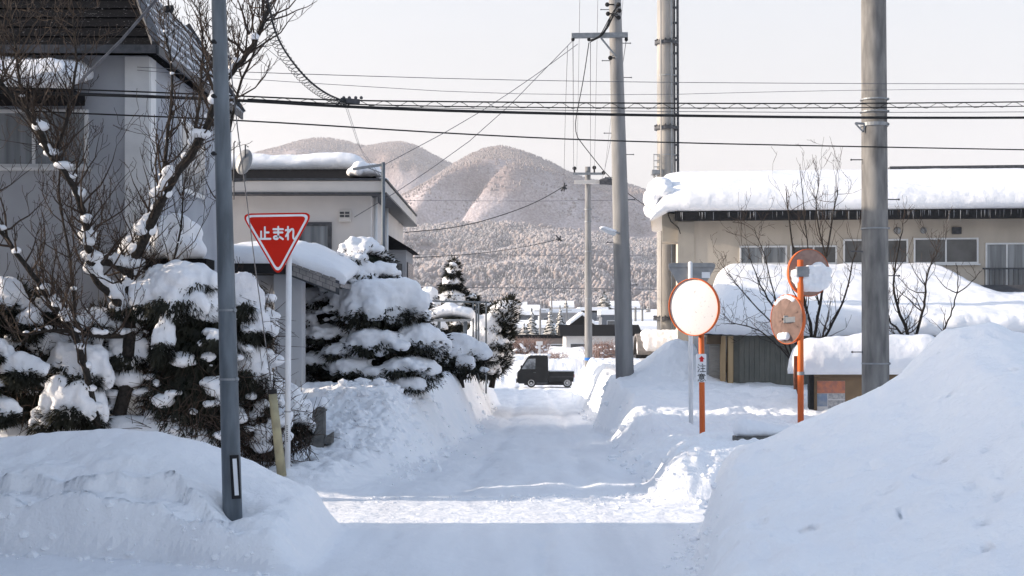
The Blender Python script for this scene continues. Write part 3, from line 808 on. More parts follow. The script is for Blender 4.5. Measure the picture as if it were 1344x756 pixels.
bare_tree('bare_shrub', 'single curved leafless shoot at the right end of the shrubs', 'shrub', (PX(1232, 28.2), 28.2, .8), [
    ([(1225, 470, 28.2), (1240, 430, 28.2), (1252, 405, 28.2), (1258, 375, 28.2), (1255, 345, 28.2)], .022, .006),
    ([(1256, 385, 28.2), (1275, 372, 28.2), (1288, 355, 28.2)], .014, .005),
    ([(1256, 385, 28.2), (1240, 378, 28.2), (1228, 362, 28.2)], .012, .005),
], 4, 41, snow=False, lens=(.2, .45), kids=1, up=.1)
bare_tree('bare_shrub', 'thin leafless shrub arching down beside the grey shed wall', 'shrub', (PX(1040, 27.2), 27.2, .7), [
    ([(1048, 520, 27.2), (1040, 470, 27.2), (1015, 425, 27.2), (985, 395, 27.2), (960, 365, 27.2), (945, 345, 27.2)], .022, .005),
    ([(1044, 480, 27.2), (1010, 440, 27.2), (975, 425, 27.2), (950, 425, 27.2)], .018, .005),
    ([(1044, 480, 27.2), (1020, 400, 27.2), (1005, 340, 27.2), (990, 300, 27.2)], .018, .005),
], 12, 43, snow=False, lens=(.3, .8), kids=2, up=.02)

# garden conifers under snow
snow_bush('snowy_conifer', 'broad layered conifer loaded with thick snow pads beside the street', 'tree', 25, (495, 520), [
    (478, 348, 40, 22), (470, 375, 55, 24), (487, 410, 78, 34), (495, 452, 92, 36), (490, 490, 88, 28), (425, 440, 36, 45, .2), (545, 480, 42, 34, -.2)],
    [(474, 326, 32, 17, -.05), (486, 356, 40, 12, -.35), (505, 393, 60, 30, -.75), (478, 402, 30, 22, -.9), (540, 405, 28, 18, -.6), (412, 392, 26, 18, -.1), (432, 388, 22, 12, -.2), (432, 436, 34, 11, -.75),
     (500, 444, 44, 15, -1.05), (555, 440, 34, 18, -.8), (572, 452, 20, 20, -.5), (426, 470, 26, 10, -.8), (470, 478, 30, 12, -1.1), (535, 476, 34, 11, -1.05), (560, 482, 22, 14, -.8), (500, 485, 22, 9, -1.15), (455, 458, 22, 9, -1.0),
     (412, 420, 15, 8, -.6), (405, 450, 16, 7, -.5), (540, 500, 26, 9, -1.0), (470, 340, 20, 8, -.4), (410, 478, 16, 7, -.6)],
    5, n=6500, length=.12, width=.022, crumbs=380, sk=1.09, amp=.04)
snow_bush('snowy_shrub', 'weeping evergreen shrub with heavy snow hood behind the grey steel pole', 'shrub', 16.9, (250, 590), [
    (250, 400, 70, 40), (270, 450, 72, 60), (262, 520, 78, 60), (335, 450, 22, 80, .1), (200, 430, 45, 55, .1), (262, 565, 75, 40), (345, 560, 26, 45, .1)],
    [(243, 380, 48, 34, -.35), (200, 398, 30, 14, -.3), (212, 385, 32, 22, -.3), (265, 365, 26, 18, -.35), (325, 388, 20, 30, -.1), (338, 425, 18, 18, -.15), (172, 455, 32, 22, -.2), (330, 475, 24, 34, -.1), (300, 440, 16, 10, -.6), (230, 440, 14, 26, -.55),
     (345, 520, 22, 30, .2), (172, 400, 18, 10, -.3)],
    6, n=9000, length=.13, width=.014, droop=1.0, crumbs=260, voxel=.020, core=.7, depth=.75, sk=1.26, amp=.035, twigs=1500)
snow_bush('snowy_shrub', 'dark evergreen shrub with snow clumps at the left edge under the house window', 'shrub', 16.6, (30, 570), [
    (20, 430, 55, 55), (40, 490, 62, 60), (5, 500, 50, 60), (60, 440, 30, 50)],
    [(18, 392, 34, 28, -.4), (12, 455, 32, 16, -.75), (62, 478, 28, 18, -.8), (5, 520, 24, 12, -.9), (58, 420, 20, 18, -.5), (40, 530, 24, 14, -.9), (-15, 420, 24, 18, -.6), (78, 405, 18, 16, -.2), (28, 500, 14, 8, -.9)],
    8, n=5500, length=.11, width=.018, crumbs=240, voxel=.022, depth=.75, sk=1.15, amp=.035, twigs=350)
snow_bush('snowy_shrub', 'low evergreen shrub smothered in snow between the two darker shrubs', 'shrub', 16.8, (118, 580), [
    (118, 470, 40, 50), (112, 520, 46, 45), (135, 430, 26, 30)],
    [(112, 440, 26, 20, -.2), (135, 420, 24, 16, -.2), (100, 470, 22, 24, -.5), (128, 478, 30, 26, -.5), (112, 520, 36, 28, -.6), (140, 530, 20, 24, -.5), (85, 545, 20, 14, -.6)],
    9, n=2600, length=.11, width=.018, crumbs=150, voxel=.022, depth=.75, sk=1.2, amp=.035)
snow_bush('snowy_shrub', 'twiggy snow covered shrub behind the stop sign post', 'shrub', 18.2, (372, 600), [
    (350, 570, 34, 40), (385, 560, 22, 32), (360, 540, 30, 30), (335, 585, 26, 30)],
    [(350, 522, 30, 26, -.1), (378, 530, 24, 30, -.1), (362, 545, 26, 16, -.45), (396, 545, 14, 24, 0), (340, 566, 14, 8, -.5), (372, 580, 14, 8, -.4)],
    10, n=2600, length=.13, width=.010, crumbs=30, voxel=.024, droop=.2, core=.55, sk=1.25, twigs=500)
snow_bush('snowy_shrub', 'round clipped shrub with smooth snow cap right of the layered conifer', 'shrub', 33, (605, 498), [
    (600, 470, 30, 22), (618, 476, 24, 18), (585, 478, 18, 20)],
    [(600, 456, 28, 17, -.1), (622, 462, 17, 13, -.1), (585, 462, 17, 14, -.2), (612, 474, 12, 8, -.5)],
    12, n=1600, length=.14, width=.03, crumbs=70, voxel=.035, sk=1.4)
snow_bush('snowy_conifer', 'slim dark spruce with snow on each tier standing above the hedge tops', 'tree', 46, (595, 450), [
    (595, 352, 5, 10), (595, 366, 9, 9), (595, 382, 13, 10), (597, 400, 20, 12), (602, 418, 26, 14), (600, 435, 24, 12), (612, 392, 14, 5), (618, 405, 16, 5)],
    [(594, 358, 6, 4, -.2), (592, 371, 12, 6, -.2), (594, 386, 12, 5, -.3), (592, 394, 20, 8, -.3), (610, 407, 12, 4, -.4), (585, 425, 10, 6, -.4), (606, 424, 14, 5, -.5)],
    13, n=2600, length=.25, width=.05, crumbs=120, voxel=.05, sk=1.35)
snow_bush('snowy_shrub', 'snow capped shrub top left of the slim spruce', 'shrub', 44, (562, 470), [
    (560, 410, 18, 16), (548, 425, 16, 18), (568, 440, 20, 20)],
    [(565, 386, 10, 9, -.1), (566, 398, 11, 8, -.2), (550, 392, 9, 7, -.1), (548, 408, 10, 8, -.2), (570, 425, 14, 9, -.2)],
    14, n=1300, length=.2, width=.04, crumbs=60, voxel=.045, sk=1.4)
snow_bush('snowy_conifer', 'leaning ragged pine with snowy boughs left of the black truck', 'tree', 42, (645, 500), [
    (640, 470, 24, 24), (650, 440, 22, 18), (660, 415, 18, 14), (668, 402, 10, 8), (630, 450, 20, 22), (655, 470, 14, 16)],
    [(636, 432, 14, 14, -.3), (630, 450, 18, 12, -.4), (645, 466, 12, 6, -.5), (660, 404, 10, 4, -.2), (664, 420, 9, 4, -.3), (655, 450, 10, 5, -.5), (640, 484, 12, 6, -.5), (625, 474, 10, 7, -.5)],
    15, n=3200, length=.26, width=.04, droop=-.2, crumbs=450, voxel=.045, sk=1.75)
snow_bush('snowy_shrub', 'flat snow topped shrub behind the ragged pine', 'shrub', 47, (635, 470), [
    (638, 415, 18, 14), (628, 425, 18, 16)], [(638, 403, 15, 5, -.1), (628, 414, 10, 6, -.3)],
    16, n=1200, length=.25, width=.05, crumbs=120, voxel=.05, sk=1.4)


def slab(name, parent, x0, x1, y0, y1, base, thick, edge=.35, mtx=None, seed=0, amp=.03, over=.06, step=.05, power=2.4, wav=.0):
    """a smooth loaf of snow lying on base(x,y), rounded at its rims and lipping a little over them"""
    mt = mtx or Matrix.Identity(4)
    nx = max(8, int((x1 - x0) / step)); ny = max(8, int((y1 - y0) / step))
    def ramp(n, L):
        t = np.linspace(0, 1, n + 1); e = min(.45, edge / L)
        q = t.copy(); 
        return np.sort(np.concatenate([q, e * (1 - np.cos(np.linspace(0, np.pi / 2, 8))), 1 - e * (1 - np.cos(np.linspace(0, np.pi / 2, 8)))]))
    us = np.unique(ramp(nx, x1 - x0).round(5)); vs_ = np.unique(ramp(ny, y1 - y0).round(5))
    def rim(t, L):
        d = np.minimum(t, 1 - t) * L; r = np.clip(1 - d / edge, 0, 1); return (1 - r ** power) ** (1 / power)
    ru = rim(us, x1 - x0); rv = rim(vs_, y1 - y0)
    verts = []; nu, nv = len(us), len(vs_)
    for j, v in enumerate(vs_):
        for i, u in enumerate(us):
            h = min(ru[i], 1) * min(rv[j], 1); x = x0 + (x1 - x0) * u; y = y0 + (y1 - y0) * v
            nn = mnoise.fractal(Vector((x * 1.1 + seed, y * 1.1, seed * 3.3)), 1, 2, 4) * amp
            n2 = mnoise.fractal(Vector((x * 2.2 + seed, y * 2.2, 7.7)), 1, 2, 3) * wav
            bl = .5 + .5 * h
            px = x + (over * math.sin(min(h, 1) * math.pi) * ((u < .5) * -1 + (u > .5)) * (ru[i] < .98)) + (n2 if ru[i] < .6 else 0)
            py = y + (over * math.sin(min(h, 1) * math.pi) * ((v < .5) * -1 + (v > .5)) * (rv[j] < .98)) + (n2 if rv[j] < .6 else 0)
            verts.append(mt @ Vector((px, py, base(x, y) - .02 * (1 - h) + (thick + nn + n2) * h)))
    fs = [(j * nu + i, j * nu + i + 1, (j + 1) * nu + i + 1, (j + 1) * nu + i) for j in range(nv - 1) for i in range(nu - 1)]
    ringi = list(range(nu)) + [j * nu + nu - 1 for j in range(1, nv)] + [(nv - 1) * nu + i for i in range(nu - 2, -1, -1)] + [j * nu for j in range(nv - 2, 0, -1)]
    mb = MB(); mb.add(verts, fs + [tuple(ringi[::-1])])
    return mb.build(name, M['snow_soft'], parent, smooth=True)


# ------------------------------------------------------------------ windows helper
def window(parent, x0, x1, z0, z1, y, panes=2, frame=M['frame'], pane=M['pane'], fw=.045, mtx=None, sill=True):
    mt = mtx or Matrix.Identity(4)
    f = MB()
    f.box((x0, y - .05, z0), (x0 + fw, y + .03, z1), 0, mt); f.box((x1 - fw, y - .05, z0), (x1, y + .03, z1), 0, mt)
    f.box((x0 + fw, y - .05, z0), (x1 - fw, y + .03, z0 + fw), 0, mt); f.box((x0 + fw, y - .05, z1 - fw), (x1 - fw, y + .03, z1), 0, mt)
    w = (x1 - x0 - 2 * fw)
    for i in range(1, panes):
        xx = x0 + fw + w * i / panes
        f.box((xx - .02, y - .045, z0 + fw), (xx + .02, y + .03, z1 - fw), 0, mt)
    fo = f.build('window', frame, parent, bevel=.004)
    for i in range(panes):
        p = MB(); a = x0 + fw + w * i / panes + (.02 if i else 0); b = x0 + fw + w * (i + 1) / panes - (.02 if i < panes - 1 else 0)
        p.box((a, y - .015 - .012 * (i % 2), z0 + fw), (b, y - .005 - .012 * (i % 2), z1 - fw), 0, mt)
        p.build('pane', pane, fo)
    if sill:
        s = MB(); s.box((x0 - .04, y - .09, z0 - .04), (x1 + .04, y - .002, z0 - .002), 0, mt); s.build('sill', frame, fo)
    return fo


# ------------------------------------------------------------------ grey house, upper left
H = thing('house', (-8.8, 20, .6), 'tall grey house with steep dark shingle roof at the upper left', 'house')
KH = 1.1
def h3(x, y, z): return Vector((x * KH, y * KH, CAMZ + (z - CAMZ) * KH))
def hbox(a, b):
    m = MB(); m.box(h3(*a), h3(*b)); return m
m = hbox((-13, 16.2, -.4), (-4.15, 20.7, 5.0)); m.build('wall', M['house_white'], H)
m = hbox((-4.40, 16.165, -.4), (-4.12, 16.197, 4.98)); m.box(h3(-4.147, 16.2, -.4), h3(-4.115, 16.45, 4.98)); m.build('corner_trim', M['frame'], H)
TR_ = 1.6
E1 = h3(-3.98, 15.9, 5.03); R1 = h3(-3.98 - .5 * TR_, 15.9 + 1.2 * TR_, 5.03 + .8 * TR_); E0 = h3(-13, 15.9, 5.03); R0 = h3(-13, 15.9 + 1.2 * TR_, 5.03 + .8 * TR_)
E2 = h3(-3.98, 20.9, 5.03); R2 = h3(-3.98 - .5 * TR_, 20.9, 5.03 + .8 * TR_); R3 = h3(-13, 20.9, 5.03 + .8 * TR_)
ro = MB(); nc = 8; n_ = Vector((0, -.55, .83)) * .022
for i in range(nc):
    a = i / nc; b = (i + 1) / nc
    p0, p1, q0, q1 = E0.lerp(R0, a), E1.lerp(R1, a), E0.lerp(R0, b), E1.lerp(R1, b)
    ro.add([p0 + n_, p1 + n_, q1 + n_ * .2, q0 + n_ * .2, p0, p1], [(0, 1, 2, 3), (4, 5, 1, 0)])
ro.add([E0, E1, E2, h3(-13, 20.9, 5.03)], [(0, 3, 2, 1)])
ro.add([R0, R1, R2, R3, h3(-13, 20.9, 5.03), E2], [(0, 1, 2, 3), (3, 2, 5, 4)])
ro.build('roof', M['shingle'], H)
rs = MB(); nn_ = 7
for i in range(nn_):
    a = i / nn_; b = (i + 1) / nn_; n_ = Vector((.85, 0, .53)) * .03
    p0, p1, q0, q1 = E1.lerp(R1, a), E2.lerp(R2, a), E1.lerp(R1, b - .03), E2.lerp(R2, b - .03)
    rs.add([p0 + n_ * 1.9, p1 + n_ * 1.9, q1 + n_ * .7, q0 + n_ * .7, p0, p1], [(0, 1, 2, 3), (4, 5, 1, 0)])
    q2, q3 = E1.lerp(R1, b), E2.lerp(R2, b)
    rs.add([q0 + n_ * .2, q1 + n_ * .2, q3 + n_ * .2, q2 + n_ * .2], [(0, 1, 2, 3)], 1)
rs.build('side_roof', [M['roof_seam'], M['steel_dark']], H)
hipb = MB(); hipb.bar(E1 + Vector((0, 0, .05)), R1 + Vector((0, 0, .05)), .1, .06); hipb.bar(E2 + Vector((0.02, 0, .03)), R2 + Vector((0, 0, .03)), .08, .12)
hipb.bar(E1 + Vector((.02, 0, -.02)), E2 + Vector((.02, 0, -.02)), .03, .12); hipb.bar(E0 + Vector((0, -.02, -.02)), E1 + Vector((0, -.02, -.02)), .03, .1)
hipb.build('roof_edge', M['steel_dark'], H)
yw = 16.2 * KH; zk = lambda z: CAMZ + (z - CAMZ) * KH
window(H, -7.3, -5.3, zk(3.72), zk(4.38), yw, 3, M['frame'], M['pane_curtain'])
window(H, -8.6, -7.6, 1.0, 2.2, yw, 2, M['frame'], M['pane_curtain'])
wf = hbox((-4.16, 17.6, 3.6), (-4.10, 19.0, 4.5)); wo = wf.build('window', M['frame'], H)
for k in (0, 1):
    wp = hbox((-4.11, 17.66 + k * .66, 3.66), (-4.09, 18.28 + k * .66, 4.44)); wp.build('pane', M['pane_curtain'], wo)
cn = MB(); z0_ = zk(4.42); cn.box((-9.6, 16.9, z0_), (-5.34, yw - .03, z0_ + .13)); cn.add([(-9.6, 16.9, z0_ + .13), (-5.34, 16.9, z0_ + .13), (-5.34, yw - .03, z0_ + .42), (-9.6, yw - .03, z0_ + .42)], [(0, 1, 2, 3)])
cn.build('window_canopy', M['roof_dark'], H)
slab('canopy_snow', H, -9.6, -5.25, 16.85, yw - .03, lambda x, y: z0_ + .13 + (y - 16.9) * .29 - .03, .26, .35, seed=3, amp=.10, wav=.05)
dp = MB(); dp.tube([h3(-4.08, 20.5, 4.98), h3(-4.08, 20.5, .2)], .04, 8); dp.build('downpipe', M['frame'], H, smooth=True)
en = MB(); en.box((-4.85, 17.3, 2.62), (-3.72, 17.79, 2.74)); en.build('entrance_canopy', M['roof_dark'], H)
blob('entrance_canopy_snow', pillow((-4.32, 17.5, 2.98), (.52, .36, .30), 4, 12) + [((-3.98, 17.45, 2.86), (.24, .25, .16))], M['snow_soft'], H, .025, 5, .02)

# unseen house added beyond the near left corner to shade the street
HN = thing('house', (-11, 8.5, .5), 'large grey unseen house added beyond the left edge to shade the street', 'house')
w = MB(); w.box((-16, 2.5, -.5), (-7.2, 14.0, 5.6)); w.build('wall', M['house_white'], HN)
r_ = MB(); r_.add([(-16.3, 2.2, 5.6), (-6.8, 2.2, 5.6), (-6.8, 14.3, 5.6), (-16.3, 14.3, 5.6), (-11.5, 2.2, 7.6), (-11.5, 14.3, 7.6)], [(0, 3, 2, 1), (1, 2, 5, 4), (3, 0, 4, 5), (0, 1, 4), (2, 3, 5)])
r_.build('roof', M['roof_dark'], HN)
slab('snow_load', HN, -16.5, -6.6, 2.0, 14.45, lambda x, y: 5.65 + (2.0 - abs(x + 11.5) * .41), .5, .5, seed=21, amp=.18, wav=.34, over=.1, step=.16)  # roof snow added with an uneven rim to break up the shadow's edge
for z in (1.0, 3.6):
    for y in (4.5, 8.5): 
        f = MB(); f.box((-7.21, y, z), (-7.15, y + 1.6, z + 1.1)); fo = f.build('window', M['frame'], HN)
        p = MB(); p.box((-7.16, y + .06, z + .06), (-7.14, y + 1.54, z + 1.04)); p.build('pane', M['pane'], fo)

# ------------------------------------------------------------------ cream house with snowy flat roof
H2 = thing('house', (-5.5, 31, .5), 'cream rendered house with thick snow on its low dark roof', 'house')
w = MB(); w.box((-10, 27, -.6), (-2.68, 35, 4.42)); w.build('wall', M['cream'], H2)
f = MB(); f.box((-10.3, 26.7, 4.44), (-2.38, 35.3, 4.66)); f.build('fascia', M['cream_trim'], H2, bevel=.01)
f = MB(); f.box((-10.33, 26.67, 4.40), (-2.35, 35.33, 4.437)); f.box((-10.33, 26.67, 4.663), (-2.35, 35.33, 4.70)); f.build('gutter', M['steel_dark'], H2)
r_ = MB()
r_.add([(-10.2, 26.9, 4.70), (-2.5, 26.9, 4.70), (-2.5, 35.1, 4.70), (-10.2, 35.1, 4.70), (-9, 28.0, 5.06), (-3.0, 28.0, 5.06), (-3.0, 34, 5.06), (-9, 34, 5.06)],
       [(0, 1, 5, 4), (1, 2, 6, 5), (2, 3, 7, 6), (3, 0, 4, 7), (4, 5, 6, 7)]); r_.build('roof', M['roof_dark'], H2)
slab('snow_load', H2, -10.0, -3.0, 27.8, 34.6, lambda x, y: 4.72 + min(y - 26.9, 1.1) * .32 - max(0, -3.4 - x) * .018, .30, .42, seed=5, amp=.05, wav=.02, over=.10, step=.07)
blob('eave_snow', pillow((-2.82, 27.15, 4.90), (.36, .40, .15), 8, 10) + pillow((-2.66, 28.6, 4.82), (.2, 1.3, .11), 9, 8) + pillow((-2.62, 30.8, 4.8), (.17, 1.3, .09), 10, 8), M['snow_soft'], H2, .03, 5, .02, 4)
window(H2, -4.6, -3.42, 3.0, 3.9, 27, 2, M['steel_dark'], M['pane_curtain'], fw=.07)
v = MB(); v.box((-3.28, 26.9, 3.9), (-3.05, 26.997, 4.12)); vo = v.build('vent', M['cream_trim'], H2, bevel=.01)
v = MB()
for i in range(2):
    for j in range(2): v.box((-3.255 + i * .1, 26.885, 3.99 + j * .06), (-3.175 + i * .1, 26.899, 4.03 + j * .06))
v.build('louvre', M['steel_dark'], vo)
b = MB(); b.box((-2.677, 30.2, 1.2), (-2.25, 32.2, 3.55)); bo = b.build('bay', M['porch_wall'], H2)
b = MB(); b.box((-2.247, 30.4, 1.6), (-2.22, 32.0, 3.3)); b.box((-2.6, 30.17, 2.0), (-2.33, 30.197, 3.25)); b.build('bay_window', M['pane'], bo)
b = MB(); b.add([(-2.68, 30.0, 3.9), (-2.1, 30.0, 3.55), (-2.1, 32.4, 3.55), (-2.68, 32.4, 3.9), (-2.68, 30.0, 3.55), (-2.68, 32.4, 3.55)], [(0, 1, 2, 3), (0, 4, 1), (3, 2, 5), (4, 5, 2, 1)]); b.build('bay_hood', M['roof_dark'], bo)
for yy_ in (27.3, 29.7):
    dp = MB(); dp.tube([(-2.62, yy_, 4.4), (-2.62, yy_, .5)], .04, 8); dp.build('downpipe', M['frame'], H2, smooth=True)

sm = thing('service_mast', (PX(503, 26.6), 26.6, .6), 'slim steel service mast with side arm at the cream house corner', 'pole')
b = MB(); b.tube([(PX(503, 26.6), 26.6, .5), (PX(503, 26.6), 26.6, PZ(213, 26.6))], .035, 8); b.build('shaft', M['galv'], sm, smooth=True)
b = MB(); b.bar(P(503, 216, 26.6), P(463, 222, 26.6), .03, .05); b.bar(P(503, 228, 26.6), P(480, 219, 26.6), .02, .02); b.build('arm', M['steel'], sm)

# porch
PO = thing('porch', (-3.9, 23.8, .4), 'low entrance porch with grey pillar and snow covered tiled roof behind the stop sign', 'porch')
b = MB(); b.box((-4.7, 23.2, -.4), (-3.84, 25.6, 2.75)); b.build('wall', M['porch_wall'], PO)
b = MB(); b.box((-3.84 + .003, 22.9, -.4), (-3.38, 23.3, 2.76)); b.build('pillar', M['pillar'], PO, bevel=.01)
b = MB(); b.box((-3.82, 25.2, -.4), (-2.95, 25.6, 2.75)); b.build('door', M['wood_dark'], PO)
b = MB(); b.box((-4.75, 22.5, 2.76), (-3.5, 26, 2.95)); b.build('fascia', M['black'], PO)
b = MB()
ta, tb, tc, td = Vector((-3.5, 22.45, 2.97)), Vector((-2.72, 22.6, 2.62)), Vector((-2.72, 26, 2.62)), Vector((-3.5, 26, 2.97))
for i in range(5):
    for j in range(9):
        a0, a1, c0, c1 = i / 5, (i + 1) / 5 - .02, (j + .5 * (i % 2)) / 9.5, (j + 1 + .5 * (i % 2)) / 9.5 - .006
        q = lambda u, v: ta.lerp(tb, u).lerp(td.lerp(tc, u), min(v, 1))
        up = Vector((0, 0, .012 + .02 * a0 * 0))
        b.add([q(a0, c0) + up * .3, q(a1, c0) + up * 1.6, q(a1, c1) + up * 1.6, q(a0, c1) + up * .3], [(0, 1, 2, 3)])
b.add([ta, tb, (-2.72, 22.6, 2.54), (-3.5, 22.45, 2.80), (-2.72, 26, 2.54), tc], [(0, 3, 2, 1), (1, 2, 4, 5)], 0)
b.build('roof', M['roof_tile'], PO)
# front gable of tiles, as it faces the street
b = MB()
ga, gb = Vector((-3.5, 22.42, 2.96)), Vector((-2.72, 22.42, 2.66))
for i in range(3):
    for j in range(7):
        u0 = (j + .5 * (i % 2)) / 7.5; u1 = u0 + 1 / 7.5 - .008; z = .075
        p = ga.lerp(gb, u0); q_ = ga.lerp(gb, min(u1, 1))
        b.add([p + Vector((0, -.012, -z * i)), q_ + Vector((0, -.012, -z * i)), q_ + Vector((0, -.02, -z * (i + .92))), p + Vector((0, -.02, -z * (i + .92)))], [(3, 2, 1, 0)])
b.add([ga, gb, gb - Vector((0, 0, .25)), ga - Vector((0, 0, .25)), ga + Vector((0, 3, 0)), gb + Vector((0, 3, 0))], [(3, 2, 1, 0), (0, 1, 5, 4)], 1)
b.build('gable_tiles', [M['roof_tile'], M['steel_dark']], PO)
slab('snow_load', PO, -4.8, -2.66, 22.42, 26, lambda x, y: 2.93 - max(0, x + 3.5) * .40 + min(1, (y - 22.4) / 1.8) * .22, .22, .30, seed=8, amp=.05, wav=.025, over=.07)

# satellite dish
SD = thing('satellite_dish', (PX(318, 24), 24, PZ(240, 24)), 'grey satellite dish on a bent pipe above the snowy roof', 'satellite dish')
mt = Matrix.Translation(P(318, 211, 24)) @ Matrix.Rotation(rad(90), 4, 'X') @ Matrix.Rotation(rad(-25), 4, 'Y') @ Matrix.Rotation(rad(-15), 4, 'X')
b = MB(); b.lathe([(.001, 0.0), (.08, -.006), (.13, -.02), (.165, -.045), (.17, -.05), (.165, -.04), (.12, -.01), (.001, .012)], 28, mt @ Matrix.Diagonal((1, 1.35, 1, 1))); b.build('reflector', M['sign_back'], SD, smooth=True)
b = MB(); b.tube([P(309, 185, 24), P(307, 188, 24), P(307, 262, 24)], .012, 6); b.tube([P(326, 193, 24), P(322, 190, 24), P(322, 238, 24), P(306, 238, 24)], .012, 6); b.bar(P(318, 211, 24.02), P(318, 228, 24.05), .05, .08); b.build('bracket', M['steel_dark'], SD)

# ------------------------------------------------------------------ long beige building at the right
BL = Vector((4.45, 38.0, 0)); ang = -rad(6.0)
MX = Matrix.Translation(BL) @ Matrix.Rotation(ang, 4, 'Z')
B = thing('apartment_building', (10, 39, .8), 'long beige building under a deep snow roof at the right', 'building')
w = MB(); w.box((0, 0, -.8), (26, 7, 4.93), 0, MX); w.build('wall', M['beige'], B)
w = MB(); w.box((-.02, -.03, -.8), (.42, -.002, 4.72), 0, MX); w.build('corner_panel', M['beige2'], B)
f = MB(); f.box((-.1, -.62, 4.71), (26, -.45, 4.95), 0, MX); f.box((-.1, -.447, 4.80), (26, .1, 4.84), 0, MX); f.build('eave', M['black'], B)
ic = MB(); g = random.Random(3)
for i in range(170):
    x = g.uniform(.0, 20); l = abs(g.gauss(.05, .09)) + .03; dense = .6 + .6 * math.sin(x * 1.1) ** 2
    l = min(l * dense, .4)
    p = MX @ Vector((x, -.64 + g.uniform(-.02, .02), 4.93)); ic.tube([p, p + Vector((0, 0, -l * .6 - .05)), p + Vector((g.uniform(-.01, .01), 0, -l - .08))], [.010, .006, .001], 4, caps=False)
tag(ic.build('icicle_fringe', M['ice'], B), 'uneven icicles along the dark eave', kind='stuff')
# deep roof snow
prof = [(-.42, 4.94), (-.60, 4.955), (-.70, 5.04), (-.73, 5.18), (-.68, 5.36), (-.58, 5.50), (-.42, 5.57), (-.2, 5.61), (-.05, 5.64), (0.02, 5.72), (.4, 5.80), (1.2, 5.98), (2.2, 6.18), (3.2, 6.38), (4.0, 6.50), (4.6, 6.45), (5.4, 6.0), (6.8, 5.3), (7.4, 4.95)]
def resample(pr, n):
    pr = [Vector((a, b)) for a, b in pr]; L = [0]
    for a, b in zip(pr, pr[1:]): L.append(L[-1] + (b - a).length)
    out = []
    for i in range(n):
        t = L[-1] * i / (n - 1); k = max(j for j in range(len(L)) if L[j] <= t + 1e-9); k = min(k, len(pr) - 2)
        out.append(pr[k].lerp(pr[k + 1], (t - L[k]) / (L[k + 1] - L[k])))
    return out
pp = resample(prof, 90); ss = np.concatenate([np.linspace(-.75, 1.2, 50), np.linspace(1.2, 26, 260)[1:]])
vs = []; k_ = len(pp)
for s in ss:
    e = math.sqrt(max(0, 1 - ((.35 - min(s, .35)) / 1.11) ** 2.2))
    thin = 1 - .50 * float(sstep(9.5, 12.5, np.array(s)))
    for j, q in enumerate(pp):
        y, z = q; base = 4.94 + max(0, min(y, 4.2) if y < 4.2 else (8.4 - y)) * .24
        base = min(base, 5.9)
        t = z - base; zz = base + t * e * (thin if y > -.5 else 1)
        nz_ = mnoise.fractal(Vector((s * .4, y * .7, 3.1)), 1, 2, 3) * .02 + mnoise.noise(Vector((s * 5, y * 6, z * 6))) * .007
        if y > .5: nz_ += .035 * math.sin((s + y * .6) * 6.5) * float(sstep(10, 13, np.array(s)))
        if y < -.2: nz_ += mnoise.fractal(Vector((s * 1.6, z * 2.5, 9.1)), 1, 2, 4) * .018
        yy = y * (1 if s > .3 else (1 - .12 * (.3 - s))) - (nz_ if y < -.1 else 0)
        vs.append(MX @ Vector((s, yy, zz + (nz_ if y > -.3 else nz_ * .4) * min(1, e * 2) - max(0, -s - .3) * .5)))
fs = []
for i in range(len(ss) - 1):
    for j in range(k_ - 1):
        a = i * k_ + j; fs.append((a, a + k_, a + k_ + 1, a + 1))
fs.append(tuple(range(k_)))
b = MB(); b.add(vs, fs); so = b.build('snow_load', M['snow_soft'], B, smooth=True)
rp = MB(); rp.add([MX @ Vector(q) for q in ((-.3, -.6, 4.9), (26, -.6, 4.9), (26, 4.2, 5.9), (-.3, 4.2, 5.9), (26, 8, 4.95), (-.3, 8, 4.95))], [(0, 1, 2, 3), (3, 2, 4, 5)]); rp.build('roof', M['roof_dark'], B)
rdg = MB(); rdg.box((6.2, 4.3, 6.35), (26, 4.7, 6.62), 0, MX); rdg.build('ridge_cap', M['steel_dark'], B)
# overhanging lump at the left end
pr = [(tuple(MX @ Vector(c)), r) for c, r in [((-.42, .15, 5.50), (.40, .75, .22)), ((-.70, .1, 5.34), (.24, .55, .30)), ((-.78, .25, 5.08), (.15, .4, .22)), ((-.66, .0, 4.97), (.12, .25, .13)), ((-.5, 1.2, 5.75), (.36, 1.2, .28))]]
blob('snow_cornice', pr, M['snow_soft'], B, .035, 6, .04, 3)
b = MB(); b.box((-.44, .25, 4.22), (-.003, 1.6, 5.45), 0, MX); b.build('side_bay', M['beige2'], B, bevel=.01)
b = MB(); b.tube([MX @ Vector(q) for q in ((-.3, .2, 5.0), (-.2, .18, 4.75), (.0, -.08, 4.55), (.05, -.08, 4.4))], .012, 5); b.build('wall_cable', M['cable'], B)
def bx(px): return (MX.inverted() @ Vector((PX(px, 37), 37, 0))).x
bz = lambda py: PZ(py, 37.2)
for (a, c, t, bo_, n_, pm) in [(973, 1036, 321, 346, 2, M['pane_curtain']), (1040, 1102, 321, 346, 2, M['pane']), (1110, 1195, 313, 346, 3, M['pane']), (1202, 1286, 312, 346, 2, M['pane']), (1295, 1350, 319, 392, 2, M['pane_curtain'])]:
    window(B, bx(a), bx(c), bz(bo_), bz(t), 0, n_, M['frame'], pm, mtx=MX)
b = MB()
for i in range(12): 
    xx = bx(1292) + i * .12; b.box((xx, -.2, bz(396)), (xx + .02, -.18, bz(354)), 0, MX)
b.box((bx(1292) - .05, -.22, bz(354)), (bx(1350) + .5, -.16, bz(352)), 0, MX); b.build('railing', M['steel_dark'], B)
